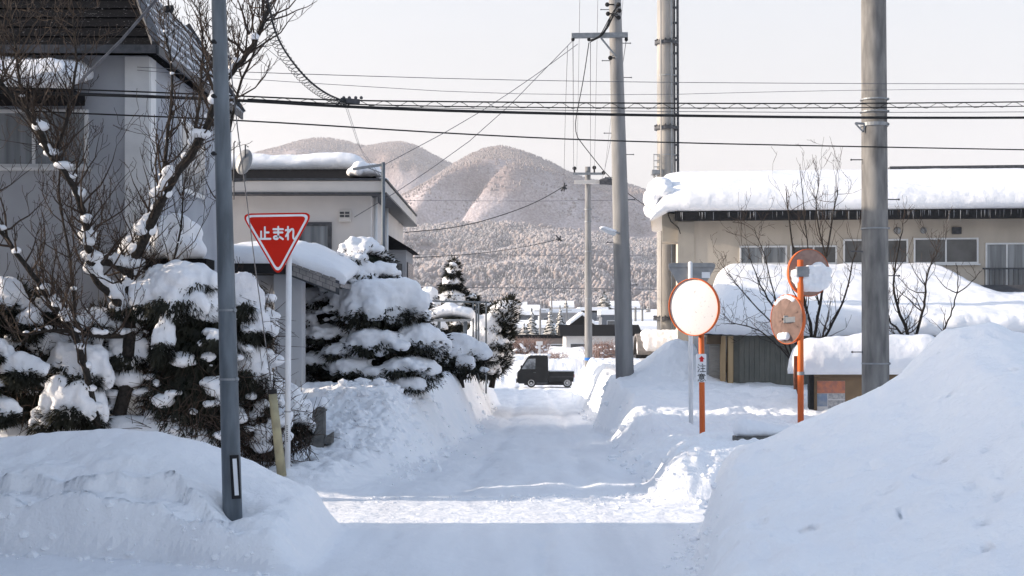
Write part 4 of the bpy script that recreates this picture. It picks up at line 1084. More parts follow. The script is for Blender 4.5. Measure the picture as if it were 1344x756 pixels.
for px_, py_, r in ((1181, 302, .1), (1215, 302, .09)):
    b = MB(); b.lathe([(.001, .07), (r * .8, .06), (r, .0)], 14, MX @ Matrix.Translation((bx(px_), -.01, bz(py_))) @ Matrix.Rotation(rad(90), 4, 'X')); b.build('vent_cap', M['steel'], B)
b = MB(); b.box((bx(1252), -.06, bz(307)), (bx(1264), -.003, bz(298)), 0, MX); b.build('vent', M['steel_dark'], B)

# ------------------------------------------------------------------ low shed with deep snow
SH = thing('shed', (5.2, 31, .5), 'low grey metal shed buried under a deep snow roof', 'shed')
xl, xr_ = PX(964, 30), PX(1140, 30)
b = MB(); b.box((xl, 30.2, -.6), (xr_ + 2.5, 35.5, 1.72))
for i in range(26): b.box((xl + .02 + i * .11, 30.18, -.6), (xl + .05 + i * .11, 30.199, 1.70))
b.build('wall', M['shed'], SH)
b = MB()
for i in range(30): b.box((PX(933, 30), 30.22 + .012 * (i % 2), -.6 + i * .075), (PX(947, 30), 30.30, -.6 + i * .075 + .07))
b.build('shutter', M['shutter'], SH)
b = MB(); b.box((PX(926, 30), 30.3, -.6), (PX(933, 30), 32, 1.7)); b.build('side_wall', M['sign_back'], SH)
for a, c in ((947, 953), (956, 963)):
    b = MB(); b.box((PX(a, 29.9), 29.95, -.6), (PX(c, 29.9), 30.15, 1.72)); b.build('post', M['timber'], SH, bevel=.006)
b = MB(); b.box((PX(928, 30), 30.0, 1.55), (PX(948, 30), 30.2, 1.74)); b.build('beam', M['wood_dark'], SH)
b = MB(); b.add([(3.95, 29.7, 1.74), (14, 29.7, 1.74), (14, 36, 2.9), (4.6, 36, 2.9), (3.95, 29.7, 1.82), (14, 29.7, 1.82), (14, 36, 2.98), (4.6, 36, 2.98)], [(0, 3, 2, 1), (4, 5, 6, 7), (0, 1, 5, 4), (1, 2, 6, 5), (2, 3, 7, 6), (3, 0, 4, 7)]); b.build('roof', M['steel_dark'], SH)
pr2 = resample([(29.9, 1.78), (29.62, 1.74), (29.5, 1.80), (29.47, 1.95), (29.6, 2.12), (30, 2.26), (30.8, 2.42), (31.3, 2.50), (31.5, 2.60), (32.4, 2.80), (34, 3.16), (35.4, 3.46), (36.2, 3.52), (36.9, 3.30), (37.4, 2.6)], 80)
ss = np.concatenate([np.linspace(3.85, 5.2, 40), np.linspace(5.2, 12.8, 130)[1:]])
vs = []
for s in ss:
    for j, (y, z) in enumerate(pr2):
        left = 3.88 + (y - 29.5) * .19
        e = math.sqrt(max(0.0, 1 - (max(0, 1 - (s - left) / .55)) ** 2)) if s >= left else 0.0
        drop = float(sstep(10.6, 11.5, np.array(s))) * max(0, (y - 31.5)) / 5 * .85
        base = 1.74 + max(0, y - 29.7) * .19; base = min(base, 2.9)
        zz = base + (z - base) * e - drop
        yy = y
        nz_ = mnoise.fractal(Vector((s * .8, y * .8, 5.5)), 1, 2, 4) * .05 + mnoise.noise(Vector((s * 4, y * 4, z * 4))) * .012
        if y < 29.8: nz_ += mnoise.fractal(Vector((s * 2.2, 1.7, z)), 1, 2, 3) * .05
        vs.append((max(s, left), yy - (nz_ if y < 30 else 0), zz + nz_ * min(1, e * 2)))
k_ = len(pr2); fs = [(i * k_ + j, (i + 1) * k_ + j, (i + 1) * k_ + j + 1, i * k_ + j + 1) for i in range(len(ss) - 1) for j in range(k_ - 1)]
b = MB(); b.add(vs, fs); b.build('snow_load', M['snow_soft'], SH, smooth=True)

# ------------------------------------------------------------------ notice board
NB = thing('notice_board', (PX(1115, 26.4), 26.4, .5), 'brown framed notice board with poster under a thick snow cap', 'notice board')
dN = 26.4
x0, x1 = PX(1062, dN), PX(1205, dN); zt = PZ(489, dN)
for xx_ in (x0, x1 - .09):
    b = MB(); b.box((xx_, dN, .1), (xx_ + .09, dN + .14, zt)); b.build('post', M['black'], NB)
b = MB(); b.box((x0 + .093, dN, zt - .09), (x1 - .093, dN + .12, zt)); b.box((x0 + .093, dN, .2), (x0 + .15, dN + .12, zt - .093)); b.box((x1 - .15, dN, .2), (x1 - .093, dN + .12, zt - .093)); b.box((x0 + .153, dN, .16), (x1 - .153, dN + .12, .24)); b.build('frame', M['wood_dark'], NB, bevel=.006)
b = MB(); b.box((x0 + .15, dN + .06, .24), (x1 - .15, dN + .11, zt - .09)); b.build('panel', M['board'], NB)
p0, p1 = PX(1071, dN), PX(1110, dN); q0, q1 = PZ(548, dN), PZ(500, dN); hh = q1 - q0
b = MB(); yb = dN + .052
b.box((p0, yb, q0), (p1, yb + .006, q1), 0)
b.box((p0 + .002, yb - .004, q0 + hh * .66), (p1 - .002, yb - .001, q1 - .003), 1)
xm = p0 + (p1 - p0) * .4
b.box((p0 + .002, yb - .004, q0 + hh * .3), (xm, yb - .001, q0 + hh * .65), 2)
b.box((xm + .012, yb - .004, q0 + hh * .5), (p1 - .002, yb - .001, q0 + hh * .65), 3); b.box((xm + .012, yb - .004, q0 + hh * .22), (p1 - .002, yb - .001, q0 + hh * .47), 3)
b.box((p0 + .03, yb - .004, q0 + .02), (xm - .05, yb - .001, q0 + hh * .27), 0); b.box((xm + .012, yb - .004, q0 + .01), (p1 - .002, yb - .001, q0 + hh * .19), 2)
b.build('poster', [M['post_white'], M['post_orange'], M['post_blue'], M['post_grey']], NB)
b = MB(); b.box((x0 - .12, dN - .25, zt + .003), (x1 + .1, dN + .4, zt + .05)); b.build('roof', M['wood_dark'], NB)
slab('snow_load', NB, PX(1041, dN), PX(1250, dN), dN - .42, dN + .55, lambda x, y: zt + .05 - .05 * abs(y - dN) / .4, .63, .47, seed=12, amp=.07, wav=.035, over=.06, power=2.1)

# ------------------------------------------------------------------ poles
def pole_bits(root, px_axis, base, top, r0, r1, material, n=24):
    b = MB(); b.tube([base.lerp(top, i / 12) for i in range(13)], [r0 + (r1 - r0) * i / 12 for i in range(13)], n)
    return b.build('shaft', material, root, smooth=True)


def step_bolts(root, base, top, zs, r, length=.16):
    for i, z in enumerate(zs):
        t = (z - base.z) / (top.z - base.z); p = base.lerp(top, t); s = 1 if i % 2 else -1
        b = MB(); b.tube([p + Vector((s * r * .8, -.03, 0)), p + Vector((s * (r + length), -.03, 0))], .009, 6); b.ball(p + Vector((s * (r + length), -.03, 0)), .016, 5)
        b.build('step_bolt', M['steel_dark'], root)


def band(root, base, top, z, r, h=.03, material=None):
    t = (z - base.z) / (top.z - base.z); p = base.lerp(top, t)
    b = MB(); b.lathe([(r * .9, -h / 2), (r + .008, -h / 2), (r + .008, h / 2), (r * .9, h / 2)], 24, Matrix.Translation(p)); b.ball(p + Vector((r * .95, -r * .4, 0)), (.02, .03, .02), 5)
    return b.build('band', material or M['steel'], root)


# right foreground concrete pole
d = 21.0
base = P(1149.5, 540, d); base.z = .4; top = P(1146, -120, d)
UP = thing('utility_pole', base, 'thick grey concrete pole rising from behind the right snow bank', 'utility pole')
pole_bits(UP, 0, base, top, .201, .175, M['concrete'])
for py in (131, 147, 164, 300, 477): band(UP, base, top, PZ(py, d), .196, .05 if py == 164 else .022)
step_bolts(UP, base, top, [PZ(y, d) for y in (210, 262, 330, 362, 462)], .19)
b = MB(); p = P(1129, 163, d); b.bar(p + Vector((.08, -.1, -.01)), p + Vector((-.1, -.1, .0)), .03, .03); b.bar(p + Vector((-.1, -.1, 0)), p + Vector((.02, -.1, -.13)), .02, .02); b.bar(p + Vector((.02, -.1, -.13)), p + Vector((.05, -.1, 0)), .02, .02); b.build('bracket', M['steel'], UP)

# left foreground steel pole, leaning a little
d = 12.0
base = P(306, 705, d); top = P(285.5, -60, 12.2)
SP = thing('steel_pole', base, 'slender grey steel pole leaning slightly in the left snow bank', 'pole')
pole_bits(SP, 0, base, top, .083, .060, M['galv'])
for py, m_ in ((407, None), (498, None)): band(SP, base, top, PZ(py, d), .071 + (py - 300) * .00003, .018, m_)
for py in (57, 128, 203):
    b = MB(); b.tube([P(289, py, d) + Vector((-.03, -.03, 0)), P(281, py, d) + Vector((-.0, -.09, 0))], .012, 6); b.ball(P(283, py, d) + Vector((0, -.08, 0)), .02, 5); b.build('bolt', M['black'], SP)
b = MB(); p, q = P(310, 596, d) + Vector((0, -.085, 0)), P(313, 653, d) + Vector((0, -.085, 0)); b.bar(q, p, .075, .02, up=(0, 1, 0)); po = b.build('warning_strip', M['black'], SP)
b = MB(); b.bar(q + Vector((.005, -.013, .03)), p + Vector((.005, -.013, -.03)), .034, .006, up=(0, 1, 0)); b.build('reflector', M['white_paint'], po)

# middle pole with crossarm
d = 31.0
base = P(821, 520, d); base.z = gz(base.x, d) - .5; top = P(803, -150, d)
MP = thing('utility_pole', base, 'concrete pole with wide crossarm at the bank right of the street', 'utility pole')
pole_bits(MP, 0, base, top, .205, .115, M['concrete2'])
b = MB(); y = d - .2
b.bar(P(750, 47, y), P(824, 46, y), .09, .11); arm = b.build('crossarm', M['steel'], MP, bevel=.006)
b = MB(); b.bar(P(789, 50, y), P(810, 76, y + .05), .035, .035); b.build('brace', M['steel'], MP)
for px_ in (752, 773, 822):
    b = MB(); b.tube([P(px_, 47, y), P(px_, 52, y)], .035, 8); b.ball(P(px_, 52, y), .04, 6); b.build('insulator', M['black'], MP)
for k, (px_, py_) in enumerate(((797, 6), (798, 18), (812, 6), (813, 14), (812, 23), (801, 76))):
    b = MB(); b.ball(P(px_, py_, y), .05, 6); b.bar(P(px_, py_, y), P(808, py_, y + .1), .025, .025); b.build('insulator', M['black'], MP)
for s in range(5):
    g = random.Random(s); b = MB()
    pts = [P(811, 4 + 5 * s, y), P(803, 20 + g.uniform(-5, 5), y - .1), P(795 + g.uniform(-3, 3), 38, y - .12), P(786 + g.uniform(-3, 3), 50, y - .1), P(774, 55 + g.uniform(-3, 3), y - .06)]
    b.tube(smooth_path(pts), .011, 5); b.build('jumper_wire', M['cable'], MP)
step_bolts(MP, base, top, [PZ(y_, d) for y_ in (80, 102, 13, 57, 175, 203, 233, 262, 318, 374)], .15)
for py in (235, 323, 380): band(MP, base, top, PZ(py, d), .150 + (py - 235) * .00012, .03)

SL = thing('street_light', P(812, 305, d - .16), 'flat street lamp with a little snow on the middle pole', 'street light')
b = MB(); b.bar(P(812, 306, d - .17), P(806, 304, d - .2), .05, .04); b.build('arm', M['steel'], SL)
b = MB(); pts = [P(809, 306, d - .3), P(800, 303, d - .32), P(789, 299, d - .32), P(787, 301, d - .32), P(798, 307, d - .3), P(807, 310, d - .3)]
for q in (0, .22): pass
b.add([p + Vector((0, -.1, 0)) for p in pts] + [p + Vector((0, .1, 0)) for p in pts], [(5, 4, 3, 2, 1, 0), (6, 7, 8, 9, 10, 11)] + [(i, (i + 1) % 6, 6 + (i + 1) % 6, 6 + i) for i in range(6)]); b.build('lamp_head', M['frame'], SL, bevel=.008)
blob('snow_load', [(tuple(P(x, y_, d - .32)), (.1, .1, .035)) for x, y_ in ((804, 303), (798, 301), (792, 299))], M['snow_soft'], SL, .02, 3)

# farther pole
d = 62.0
base = P(772.5, 474, d); base.z = gz(base.x, d) - .4; top = P(771.5, 219, d)
FP = thing('utility_pole', base, 'farther slim concrete pole with two short crossarms and blue base tag', 'utility pole')
pole_bits(FP, 0, base, top, .175, .12, M['concrete2'], 16)
b = MB(); b.bar(P(752, 228, d - .15), P(793, 228, d - .15), .09, .1); b.build('crossarm', M['steel'], FP)
b = MB(); b.bar(P(754, 239, d - .15), P(800, 238.5, d - .15), .12, .16); b.build('crossarm', M['cream_trim'], FP)
for px_, py_ in ((754, 224), (780, 223), (792, 230)):
    b = MB(); b.tube([P(px_, 228, d - .15), P(px_, py_ - 2, d - .15)], .04, 6); b.ball(P(px_, py_ - 3, d - .15), .09, 6); b.build('insulator', M['black'], FP)
b = MB(); b.bar(P(787, 239, d - .3), P(806, 240, d - .35), .25, .2); b.ball(P(797, 237, d - .3), (.35, .2, .12), 6); b.build('switch', M['steel_dark'], FP)
for py in (275, 291, 330, 392): band(FP, base, top, PZ(py, d), .15, .05)
step_bolts(FP, base, top, [PZ(y_, d) for y_ in (262, 285, 310)], .14, .3)
b = MB(); b.lathe([(.178, 0), (.18, .12)], 16, Matrix.Translation(P(772.5, 473, d))); b.build('tag', M['blue'], FP)

# tall mast
d = 46.0
base = P(876, 470, d); base.z = gz(base.x, d) - .3; top = P(873, -60, d)
AM = thing('antenna_mast', base, 'tall cylindrical steel mast with ladder rack behind the snow roof', 'mast')
pole_bits(AM, 0, base, top, .345, .26, M['mast'], 28)
for py in (55, 167, 417):
    p = P(875, py, d); b = MB(); rr = .30 + (py - 55) * .00012
    b.lathe([(rr * .9, -.09), (rr + .09, -.09), (rr + .09, .0), (rr * .9, .04)], 24, Matrix.Translation(p))
    for k in range(14):
        a = 6.283 * k / 14; b.ball(p + Vector((math.cos(a) * (rr + .06), math.sin(a) * (rr + .06), .04)), .035, 4)
    b.build('flange', M['steel_dark'], AM)
for px_ in (867, 881):
    b = MB(); b.tube([P(px_ + 1, 440, d - .36), P(px_, -60, d - .33)], .028, 6); b.build('conduit', M['mast'] if px_ == 867 else M['steel'], AM)
b = MB()
for px_ in (885, 889): b.tube([P(px_ + 1.5, 440, d - .15), P(px_, -60, d - .15)], .045 if px_ == 889 else .03, 6)
for py in range(-50, 440, 20): b.bar(P(880, py, d - .15), P(889.5, py, d - .15), .05, .07)
b.build('cable_rack', M['steel_dark'], AM)
b = MB()
for y_ in (203, 211, 219, 225): b.tube([P(858, y_, d - .3), P(866, y_, d - .3)], .014, 5); b.tube([P(858, y_, d + .1), P(866, y_, d + .1)], .014, 5); b.tube([P(858, y_, d - .3), P(858, y_, d + .1)], .014, 5)
for px_ in (858, 866):
    for dd in (-.3, .1): b.tube([P(px_, 202, d + dd), P(px_, 226, d + dd)], .016, 5)
b.box(P(856, 228, d - .35), P(868, 225, d + .15)); b.bar(P(857, 228, d), P(866, 245, d - .1), .05, .07); b.build('work_platform', M['steel'], AM)
for k in range(6):
    b = MB(); b.lathe([(.31, -.02), (.325, -.02), (.325, .02), (.31, .02)], 20, Matrix.Translation(P(875.5, 100 + k * 52, d))); b.build('band', M['steel'], AM)

# ------------------------------------------------------------------ stop sign
def strokes(mb, lines, w, org, ux, uz, y, mi=0):
    """rounded pen strokes: each line a list of points in the unit box"""
    for li, ln in enumerate(lines):
        yy = y - .0005 * li
        pts = [Vector((p[0], p[1])) for p in ln]
        if len(pts) > 2:
            for _ in range(2):
                o = [pts[0]]
                for i in range(len(pts) - 1): o += [pts[i].lerp(pts[i + 1], .25), pts[i].lerp(pts[i + 1], .75)]
                o.append(pts[-1]); pts = o
        poly_l = []; poly_r = []
        for i, p in enumerate(pts):
            t = (pts[min(i + 1, len(pts) - 1)] - pts[max(i - 1, 0)]).normalized(); n = Vector((-t.y, t.x)) * w / 2
            poly_l.append(p + n); poly_r.append(p - n)
        def to3(q): return Vector((org.x + q.x * ux, yy, org.z + q.y * uz))
        vs = [to3(q) for q in poly_l] + [to3(q) for q in poly_r]; k = len(pts)
        mb.add(vs, [(i, i + 1, k + i + 1, k + i) for i in range(k - 1)], mi)
        for e, (a, b_) in enumerate(((0, 1), (-1, -2))):
            c = pts[a]; t = (pts[a] - pts[b_]).normalized(); a0 = math.atan2(t.y, t.x)
            ring = [to3(c)] + [to3(c + Vector((math.cos(a0 - math.pi / 2 + math.pi * j / 8), math.sin(a0 - math.pi / 2 + math.pi * j / 8))) * w / 2) for j in range(9)]
            mb.add([v + Vector((0, .00015 * (e + 1), 0)) for v in ring], [tuple(range(len(ring)))[::-1]], mi)


TOMARE = [
    # tomeru
    [[(.50, .95), (.50, .08)], [(.50, .55), (.82, .55)], [(.18, .62), (.18, .08)], [(.02, .06), (.98, .06)]],
    # ma
    [[(.08, .80), (.90, .80)], [(.12, .55), (.86, .55)], [(.50, .98), (.50, .22), (.46, .06), (.24, .04), (.10, .12), (.18, .26), (.40, .26), (.66, .20), (.90, .04)]],
    # re
    [[(.22, .98), (.22, .02)], [(.03, .72), (.30, .76), (.34, .72), (.04, .26)], [(.10, .34), (.48, .80), (.66, .82), (.70, .62), (.66, .26), (.70, .06), (.84, .05), (.99, .26)]],
]
d = 16.5
SS = thing('stop_sign', (PX(377, d), d, PZ(617, d)), 'red triangular stop sign with white Japanese writing on a white post', 'stop sign')
b = MB(); b.tube([(PX(377, d), d, -.1), (PX(379.5, d), d, PZ(300, d))], .034, 16); b.build('post', M['white_paint'], SS, smooth=True)
b = MB(); b.lathe([(.0345, 0), (.037, .0), (.037, .012), (.0345, .012)], 16, Matrix.Translation((PX(378, d), d, PZ(541, d)))); b.build('joint_ring', M['steel'], SS)
b = MB(); c = Vector((PX(377.4, d), d - .0362, PZ(568, d)))
for i in range(9): b.box((c.x - .007 + (.003 if i % 3 == 0 else 0), c.y - .001, c.z - .10 + i * .022), (c.x + .007, c.y, c.z - .088 + i * .022))
b.build('sticker', M['steel_dark'], SS)
cxs, top_, bot = 363.5, 279.5, 363; tri = [(-47.5, 0), (0, -84.5), (47.5, 0)]
k = d / F
def sign_poly(s, r): 
    ce = Vector((0, -28.2)); return [((q[0]) * k, (q[1]) * k) for q in rounded([tuple(ce + (Vector(p) - ce) * s) for p in tri], r)]
OR = Matrix.Translation(P(cxs, top_, d - .05)) @ Matrix.Rotation(rad(90), 4, 'X')
tilt = Matrix.Translation(P(cxs, top_, d - .05)) @ Matrix.Rotation(rad(-1.0), 4, 'Y') @ Matrix.Rotation(rad(90), 4, 'X')
b = MB(); b.prism(sign_poly(1.0, 8), -.012, tilt, 0); pn = b.build('panel', M['red'], SS, bevel=.002)
o_, i_ = sign_poly(.925, 6.5), sign_poly(.825, 4.5)
b = MB(); n = len(o_); b.add([tilt @ Vector((*q, .0025)) for q in o_] + [tilt @ Vector((*q, .0025)) for q in i_], [(j, (j + 1) % n, n + (j + 1) % n, n + j) for j in range(n)]); b.build('border', M['sign_white'], pn)
b = MB()
for ch, x0_ in zip(TOMARE, (340.0, 357.6, 374.6)):
    strokes(b, ch, .155, P(x0_, 314.5, d - .054), 15.2 * k, 17.0 * k, d - .0545)
b.build('lettering', M['sign_white'], pn)
b = MB(); b.bar((PX(355, d), d - .03, PZ(296, d)), (PX(400, d), d - .03, PZ(295, d)), .03, .03); b.build('clamp', M['steel'], SS)

# sign back at right
d = 25.0
ST = thing('stop_sign', (PX(906, d), d, PZ(538, d)), 'grey back of a triangular road sign on a white post behind the round mirror', 'road sign')
b = MB(); b.tube([(PX(907, d), d, .2), (PX(906, d), d, PZ(346, d))], .04, 14); b.ball((PX(906, d), d, PZ(346, d)), .041, 8); b.build('post', M['white_paint'], ST, smooth=True)
k = d / F; tri = [(-34, 0), (0, -60), (34, 0)]
ce = Vector((0, -20)); poly = [(q[0] * k, q[1] * k) for q in rounded(tri, 5)]
t2 = Matrix.Translation(P(908, 345, d + .05)) @ Matrix.Rotation(rad(90), 4, 'X')
b = MB(); b.prism(poly, -.012, t2); pn = b.build('panel', M['sign_back'], ST, bevel=.002)
b = MB(); b.bar(P(878, 349, d + .035), P(938, 349, d + .035), .02, .035); b.bar(P(896, 375, d + .035), P(920, 375, d + .035), .02, .035); b.build('rail', M['sign_back'], pn)
b = MB(); b.box(P(921, 365, d + .031), P(932, 357, d + .034)); b.build('sticker', M['sign_white'], pn)

# ------------------------------------------------------------------ mirrors
M['dish_dark'] = mat('brown_mirror_back', (0.21, 0.14, 0.118), (0.15, 0.102, 0.086), 0.8, 9, 8)
def mirror_disc(root, c, r, yaw, pitch=0, face_mat=None, back=None):
    """normal of the glass: turned by yaw from facing the camera (-y)"""
    mt = Matrix.Translation(c) @ Matrix.Rotation(yaw, 4, 'Z') @ Matrix.Rotation(pitch, 4, 'X') @ Matrix.Rotation(rad(90), 4, 'X')
    b = MB(); b.lathe([(r * .05, -.115), (r * .35, -.105), (r * .7, -.07), (r * .93, -.03), (r, -.02)], 40, mt)
    for i in range(8):
        a = 2 * math.pi * (i + .5) / 8
        b.add([mt @ Vector((math.cos(a + s) * rr, math.sin(a + s) * rr, z)) for rr, z, s in ((r * .12, -.125, -.12), (r * .12, -.125, .12), (r * .8, -.066, .03), (r * .8, -.066, -.03))], [(0, 1, 2, 3)])
    mo = b.build('mirror', back or M['dish'], root, smooth=True)
    b = MB(); b.lathe([(r * .99, -.03), (r * 1.015, -.03), (r * 1.02, .0), (r * 1.012, .035), (r * .985, .035), (r * .985, .0)], 48, mt); b.build('rim', M['orange'], mo, smooth=True)
    b = MB(); b.lathe([(r * .985, .002), (r * .7, .03), (r * .4, .05), (.001, .06)], 40, mt); b.build('glass', face_mat or M['glass_frost'], mo, smooth=True)
    return mo, mt


d = 23.4
M1 = thing('traffic_mirror', (PX(922, d), d, PZ(569, d)), 'round frosted traffic mirror on an orange post carrying a small white caution plate', 'traffic mirror')
b = MB(); b.tube([(PX(922, d), d, -.1), (PX(920, d), d, PZ(380, d))], .047, 16); b.build('post', M['orange'], M1, smooth=True)
mo, mt = mirror_disc(M1, P(911, 403, d - .16), .465, rad(-38), rad(3))
b = MB(); b.bar(P(918, 395, d - .02), P(913, 395, d - .1), .08, .06); b.build('bracket', M['steel'], M1)
b = MB(); poly = rounded([(-6.8 * d / F, -18.5 * d / F), (6.8 * d / F, -18.5 * d / F), (6.8 * d / F, 18.5 * d / F), (-6.8 * d / F, 18.5 * d / F)], .02)
t3 = Matrix.Translation(P(920.3, 483, d - .055)) @ Matrix.Rotation(rad(90), 4, 'X')
b.prism(poly, -.006, t3); pl = b.build('caution_plate', M['sign_white'], M1)
kk = d / F
b = MB(); yq = d - .0585
ar = [(-2.1, -3.2), (2.1, -3.2), (2.1, .2), (4.2, .2), (0, 4.6), (-4.2, .2), (-2.1, .2)]
b.add([(PX(920.3, d) + x_ * kk, yq, PZ(471.5, d) + y_ * kk) for x_, y_ in ar], [(0, 1, 2, 3, 4, 5, 6)]); b.build('arrow', mat('arrow_red', (.65, .03, .03), (.6, .03, .03), .4), pl)
CHUI = [
    # note
    [[(.10, .92), (.22, .80)], [(.02, .62), (.14, .50)], [(.04, .02), (.14, .20), (.22, .38)], [(.56, .98), (.66, .86)], [(.34, .74), (.96, .74)], [(.40, .42), (.92, .42)], [(.28, .04), (1.0, .04)], [(.65, .74), (.65, .04)]],
    # mind
    [[(.5, 1.0), (.5, .88)], [(.12, .88), (.88, .88)], [(.34, .84), (.40, .74)], [(.66, .84), (.60, .74)], [(.02, .72), (.98, .72)], [(.24, .62), (.24, .34)], [(.24, .62), (.76, .62)], [(.76, .62), (.76, .34)], [(.24, .48), (.76, .48)], [(.24, .34), (.76, .34)],
     [(.10, .22), (.04, .04)], [(.28, .24), (.30, .04), (.50, .02), (.70, .04), (.72, .14)], [(.48, .28), (.56, .18)], [(.84, .26), (.96, .08)]]]
b = MB()
for ch, pyb in zip(CHUI, (486.5, 500.5)): strokes(b, ch, .078, Vector((PX(920.3 - 5.2, d), 0, PZ(pyb + (1.5 if pyb < 490 else 0), d))), 10.4 * kk, 10.6 * kk, yq)
b.build('lettering', M['black'], pl)

d = 25.2
M2 = thing('traffic_mirror', (PX(1051, d), d, PZ(567, d)), 'orange post with two round traffic mirrors seen from behind', 'traffic mirror')
b = MB(); b.tube([(PX(1051, d), d, -.1), (PX(1050.5, d), d, PZ(341, d))], .056, 16); b.build('post', M['orange'], M2, smooth=True)
mo, mt = mirror_disc(M2, P(1061, 358, d + .26), .42, rad(200), rad(0))
blob('snow_load', [(tuple(mt @ Vector((x_, y_, -.12))), (.13, .11, .1)) for x_, y_ in ((0, -.1), (-.15, -.1), (.15, -.1), (.2, -.02), (-.2, .0), (0, -.25), (.12, -.25), (-.12, -.25), (.27, -.14), (-.05, .05), (-.14, .09), (-.27, -.12), (-.28, .02), (.06, .03), (.3, -.04), (-.2, -.22), (.2, -.22))], M['snow_soft'], mo, .022, 5, .02, 6)
b = MB(); b.box(P(1046, 363, d - .075), P(1060, 350, d + .05)); b.bar(P(1057, 356, d), P(1061, 357, d + .16), .12, .09); b.build('bracket', M['steel'], M2, bevel=.008)
mo, mt = mirror_disc(M2, P(1034, 419, d + .2), .44, rad(119), rad(0), None, M['dish_dark'])
blob('snow_load', [(tuple(mt @ Vector((x_, y_, -.01))), (.08, .05, .05)) for x_, y_ in ((0, .40), (-.1, .38), (.1, .38), (.19, .34), (-.19, .34), (.26, .28))] + [(tuple(mt @ Vector((x_, y_, -.10))), (.07, .05, .08)) for x_, y_ in ((.0, -.30), (.08, -.31), (-.09, -.30))], M['snow_soft'], mo, .02, 4)
b = MB(); b.box(P(1046, 426, d - .075), P(1058, 412, d + .06)); b.bar(P(1048, 419, d - .07), P(1032, 420, d + .04), .09, .10); b.bar(P(1034, 419, d + .03), P(1033, 419, d + .12), .13, .13); b.build('bracket', M['steel'], M2, bevel=.008)
b = MB(); b.lathe([(.057, -.03), (.066, -.03), (.066, .03), (.057, .03)], 16, Matrix.Translation((PX(1051, d), d, PZ(490, d)))); b.build('clamp', M['steel'], M2)
b = MB(); b.box(P(1042.5, 511, d + .03), P(1047, 467, d + .10)); b.build('back_plate', mat('rusty_plate', (.16, .07, .04), (.24, .10, .06), .7, 14, 6), M2)

# ------------------------------------------------------------------ small street things
GS = thing('guy_wire_cover', P(369, 617, 16.3), 'yellowish grey guy wire cover leaning beside the stop sign post', 'guy wire cover')
b = MB(); b.tube([P(370, 625, 16.3), P(357.5, 514, 16.3)], [.055, .048], 14); b.build('sleeve', M['stake'], GS, smooth=True)
b = MB(); b.tube([P(357.8, 517, 16.3), P(357.3, 511, 16.3)], .052, 14); b.build('cap', M['black'], GS)
b = MB(); b.tube([P(357, 512, 16.3), P(335, 350, 15.4), P(312, 170, 14.2), P(297, 40, 13.2), P(290, -40, 12.4)], .006, 5); b.build('wire', M['wire'], GS)

d = 20
GP = thing('gate_post', (PX(414, d), d, .2), 'dark stone gate post with a snow cushion beside the garden', 'gate post')
b = MB(); b.box((PX(400, d), d, -.1), (PX(425, d), d + .25, PZ(537, d))); b.box((PX(399, d), d - .02, PZ(541, d)), (PX(426, d), d + .27, PZ(535, d))); b.build('stone', M['stone'], GP, bevel=.01)
blob('snow_load', pillow((PX(414, d), d + .12, PZ(530, d)), (.18, .18, .09), 3), M['snow_soft'], GP, .02, 4, .01)
GC = thing('garden_stone', (PX(431, d), d, .25), 'small dark pointed stone poking out right of the gate post', 'stone')
b = MB(); b.add([(PX(424, d), d - .02, PZ(582, d)), (PX(434, d), d, PZ(582, d)), (PX(438, d), d, PZ(566, d)), (PX(426, d), d, PZ(574, d)), (PX(424, d), d + .2, PZ(582, d)), (PX(436, d), d + .2, PZ(582, d)), (PX(437, d), d + .15, PZ(568, d)), (PX(426, d), d + .2, PZ(574, d))], [(0, 1, 2, 3), (7, 6, 5, 4), (1, 5, 6, 2), (3, 2, 6, 7), (0, 3, 7, 4)]); b.build('rock', M['stone'], GC, bevel=.01)

d = 20.3
LG = thing('stone_ledge', (PX(990, d), d, PZ(582, d)), 'long snow pillow lying on a low dark stone ledge by the right mirror post', 'ledge')
b = MB(); b.box((PX(966, d), d - .1, PZ(580, d) - .3), (PX(1030, d), d + .35, PZ(573.5, d))); b.build('stone', M['stone'], LG, bevel=.015)
blob('snow_load', [((PX(978 + i * 8.5, d), d + .1 + .02 * i, PZ(563 + i * .8, d)), (.17 - .006 * i, .24, .145 - .008 * i)) for i in range(8)], M['snow_soft'], LG, .022, 5, .015)

d = 41
TK = thing('shelter', (PX(870, d), d, .4), 'small round backed shelter roof capped with snow behind the white mound', 'shelter')
b = MB(); n = 14
arc = [(math.cos(math.pi * i / n), math.sin(math.pi * i / n)) for i in range(n + 1)]
xa, xb = PX(834, d), PX(902, d); zc = PZ(465, d)
for rr, mi in ((.62, 0),):
    vs = [(xa, d + a * .75, zc + c * rr * .95) for a, c in arc] + [(xb, d + a * .75, zc + c * rr * .95) for a, c in arc]
    m = n + 1; b.add(vs, [(i, i + 1, m + i + 1, m + i) for i in range(n)])
    vs2 = [(xa, d + a * .69, zc + c * rr * .86) for a, c in arc]; o0 = len(b.v); b.add([(v[0], v[1], v[2]) for v in vs[:m]] + vs2, [(i, m + i, m + i + 1, i + 1) for i in range(n)])
b.build('roof', M['roof_tile'], TK)
b = MB(); b.add([(xa + .12, d + a * .69, zc + c * .53) for a, c in arc], [tuple(range(n + 1))]); b.build('end_panel', M['wood_dark'], TK)
b = MB(); b.box((xa - .05, d - .8, zc - .1), (xb, d + .8, zc - .003)); b.build('base', M['black'], TK)
for px_ in (842, 895):
    b = MB(); b.box((PX(px_, d), d + .3, -.8), (PX(px_, d) + .08, d + .38, zc - .1)); b.build('post', M['steel_dark'], TK)
blob('snow_load', [((xa + .28 + i * .13, d + .02 * math.sin(i * 2), zc + .22), (.24, .82, .50)) for i in range(10)], M['snow_soft'], TK, .04, 6, .03)

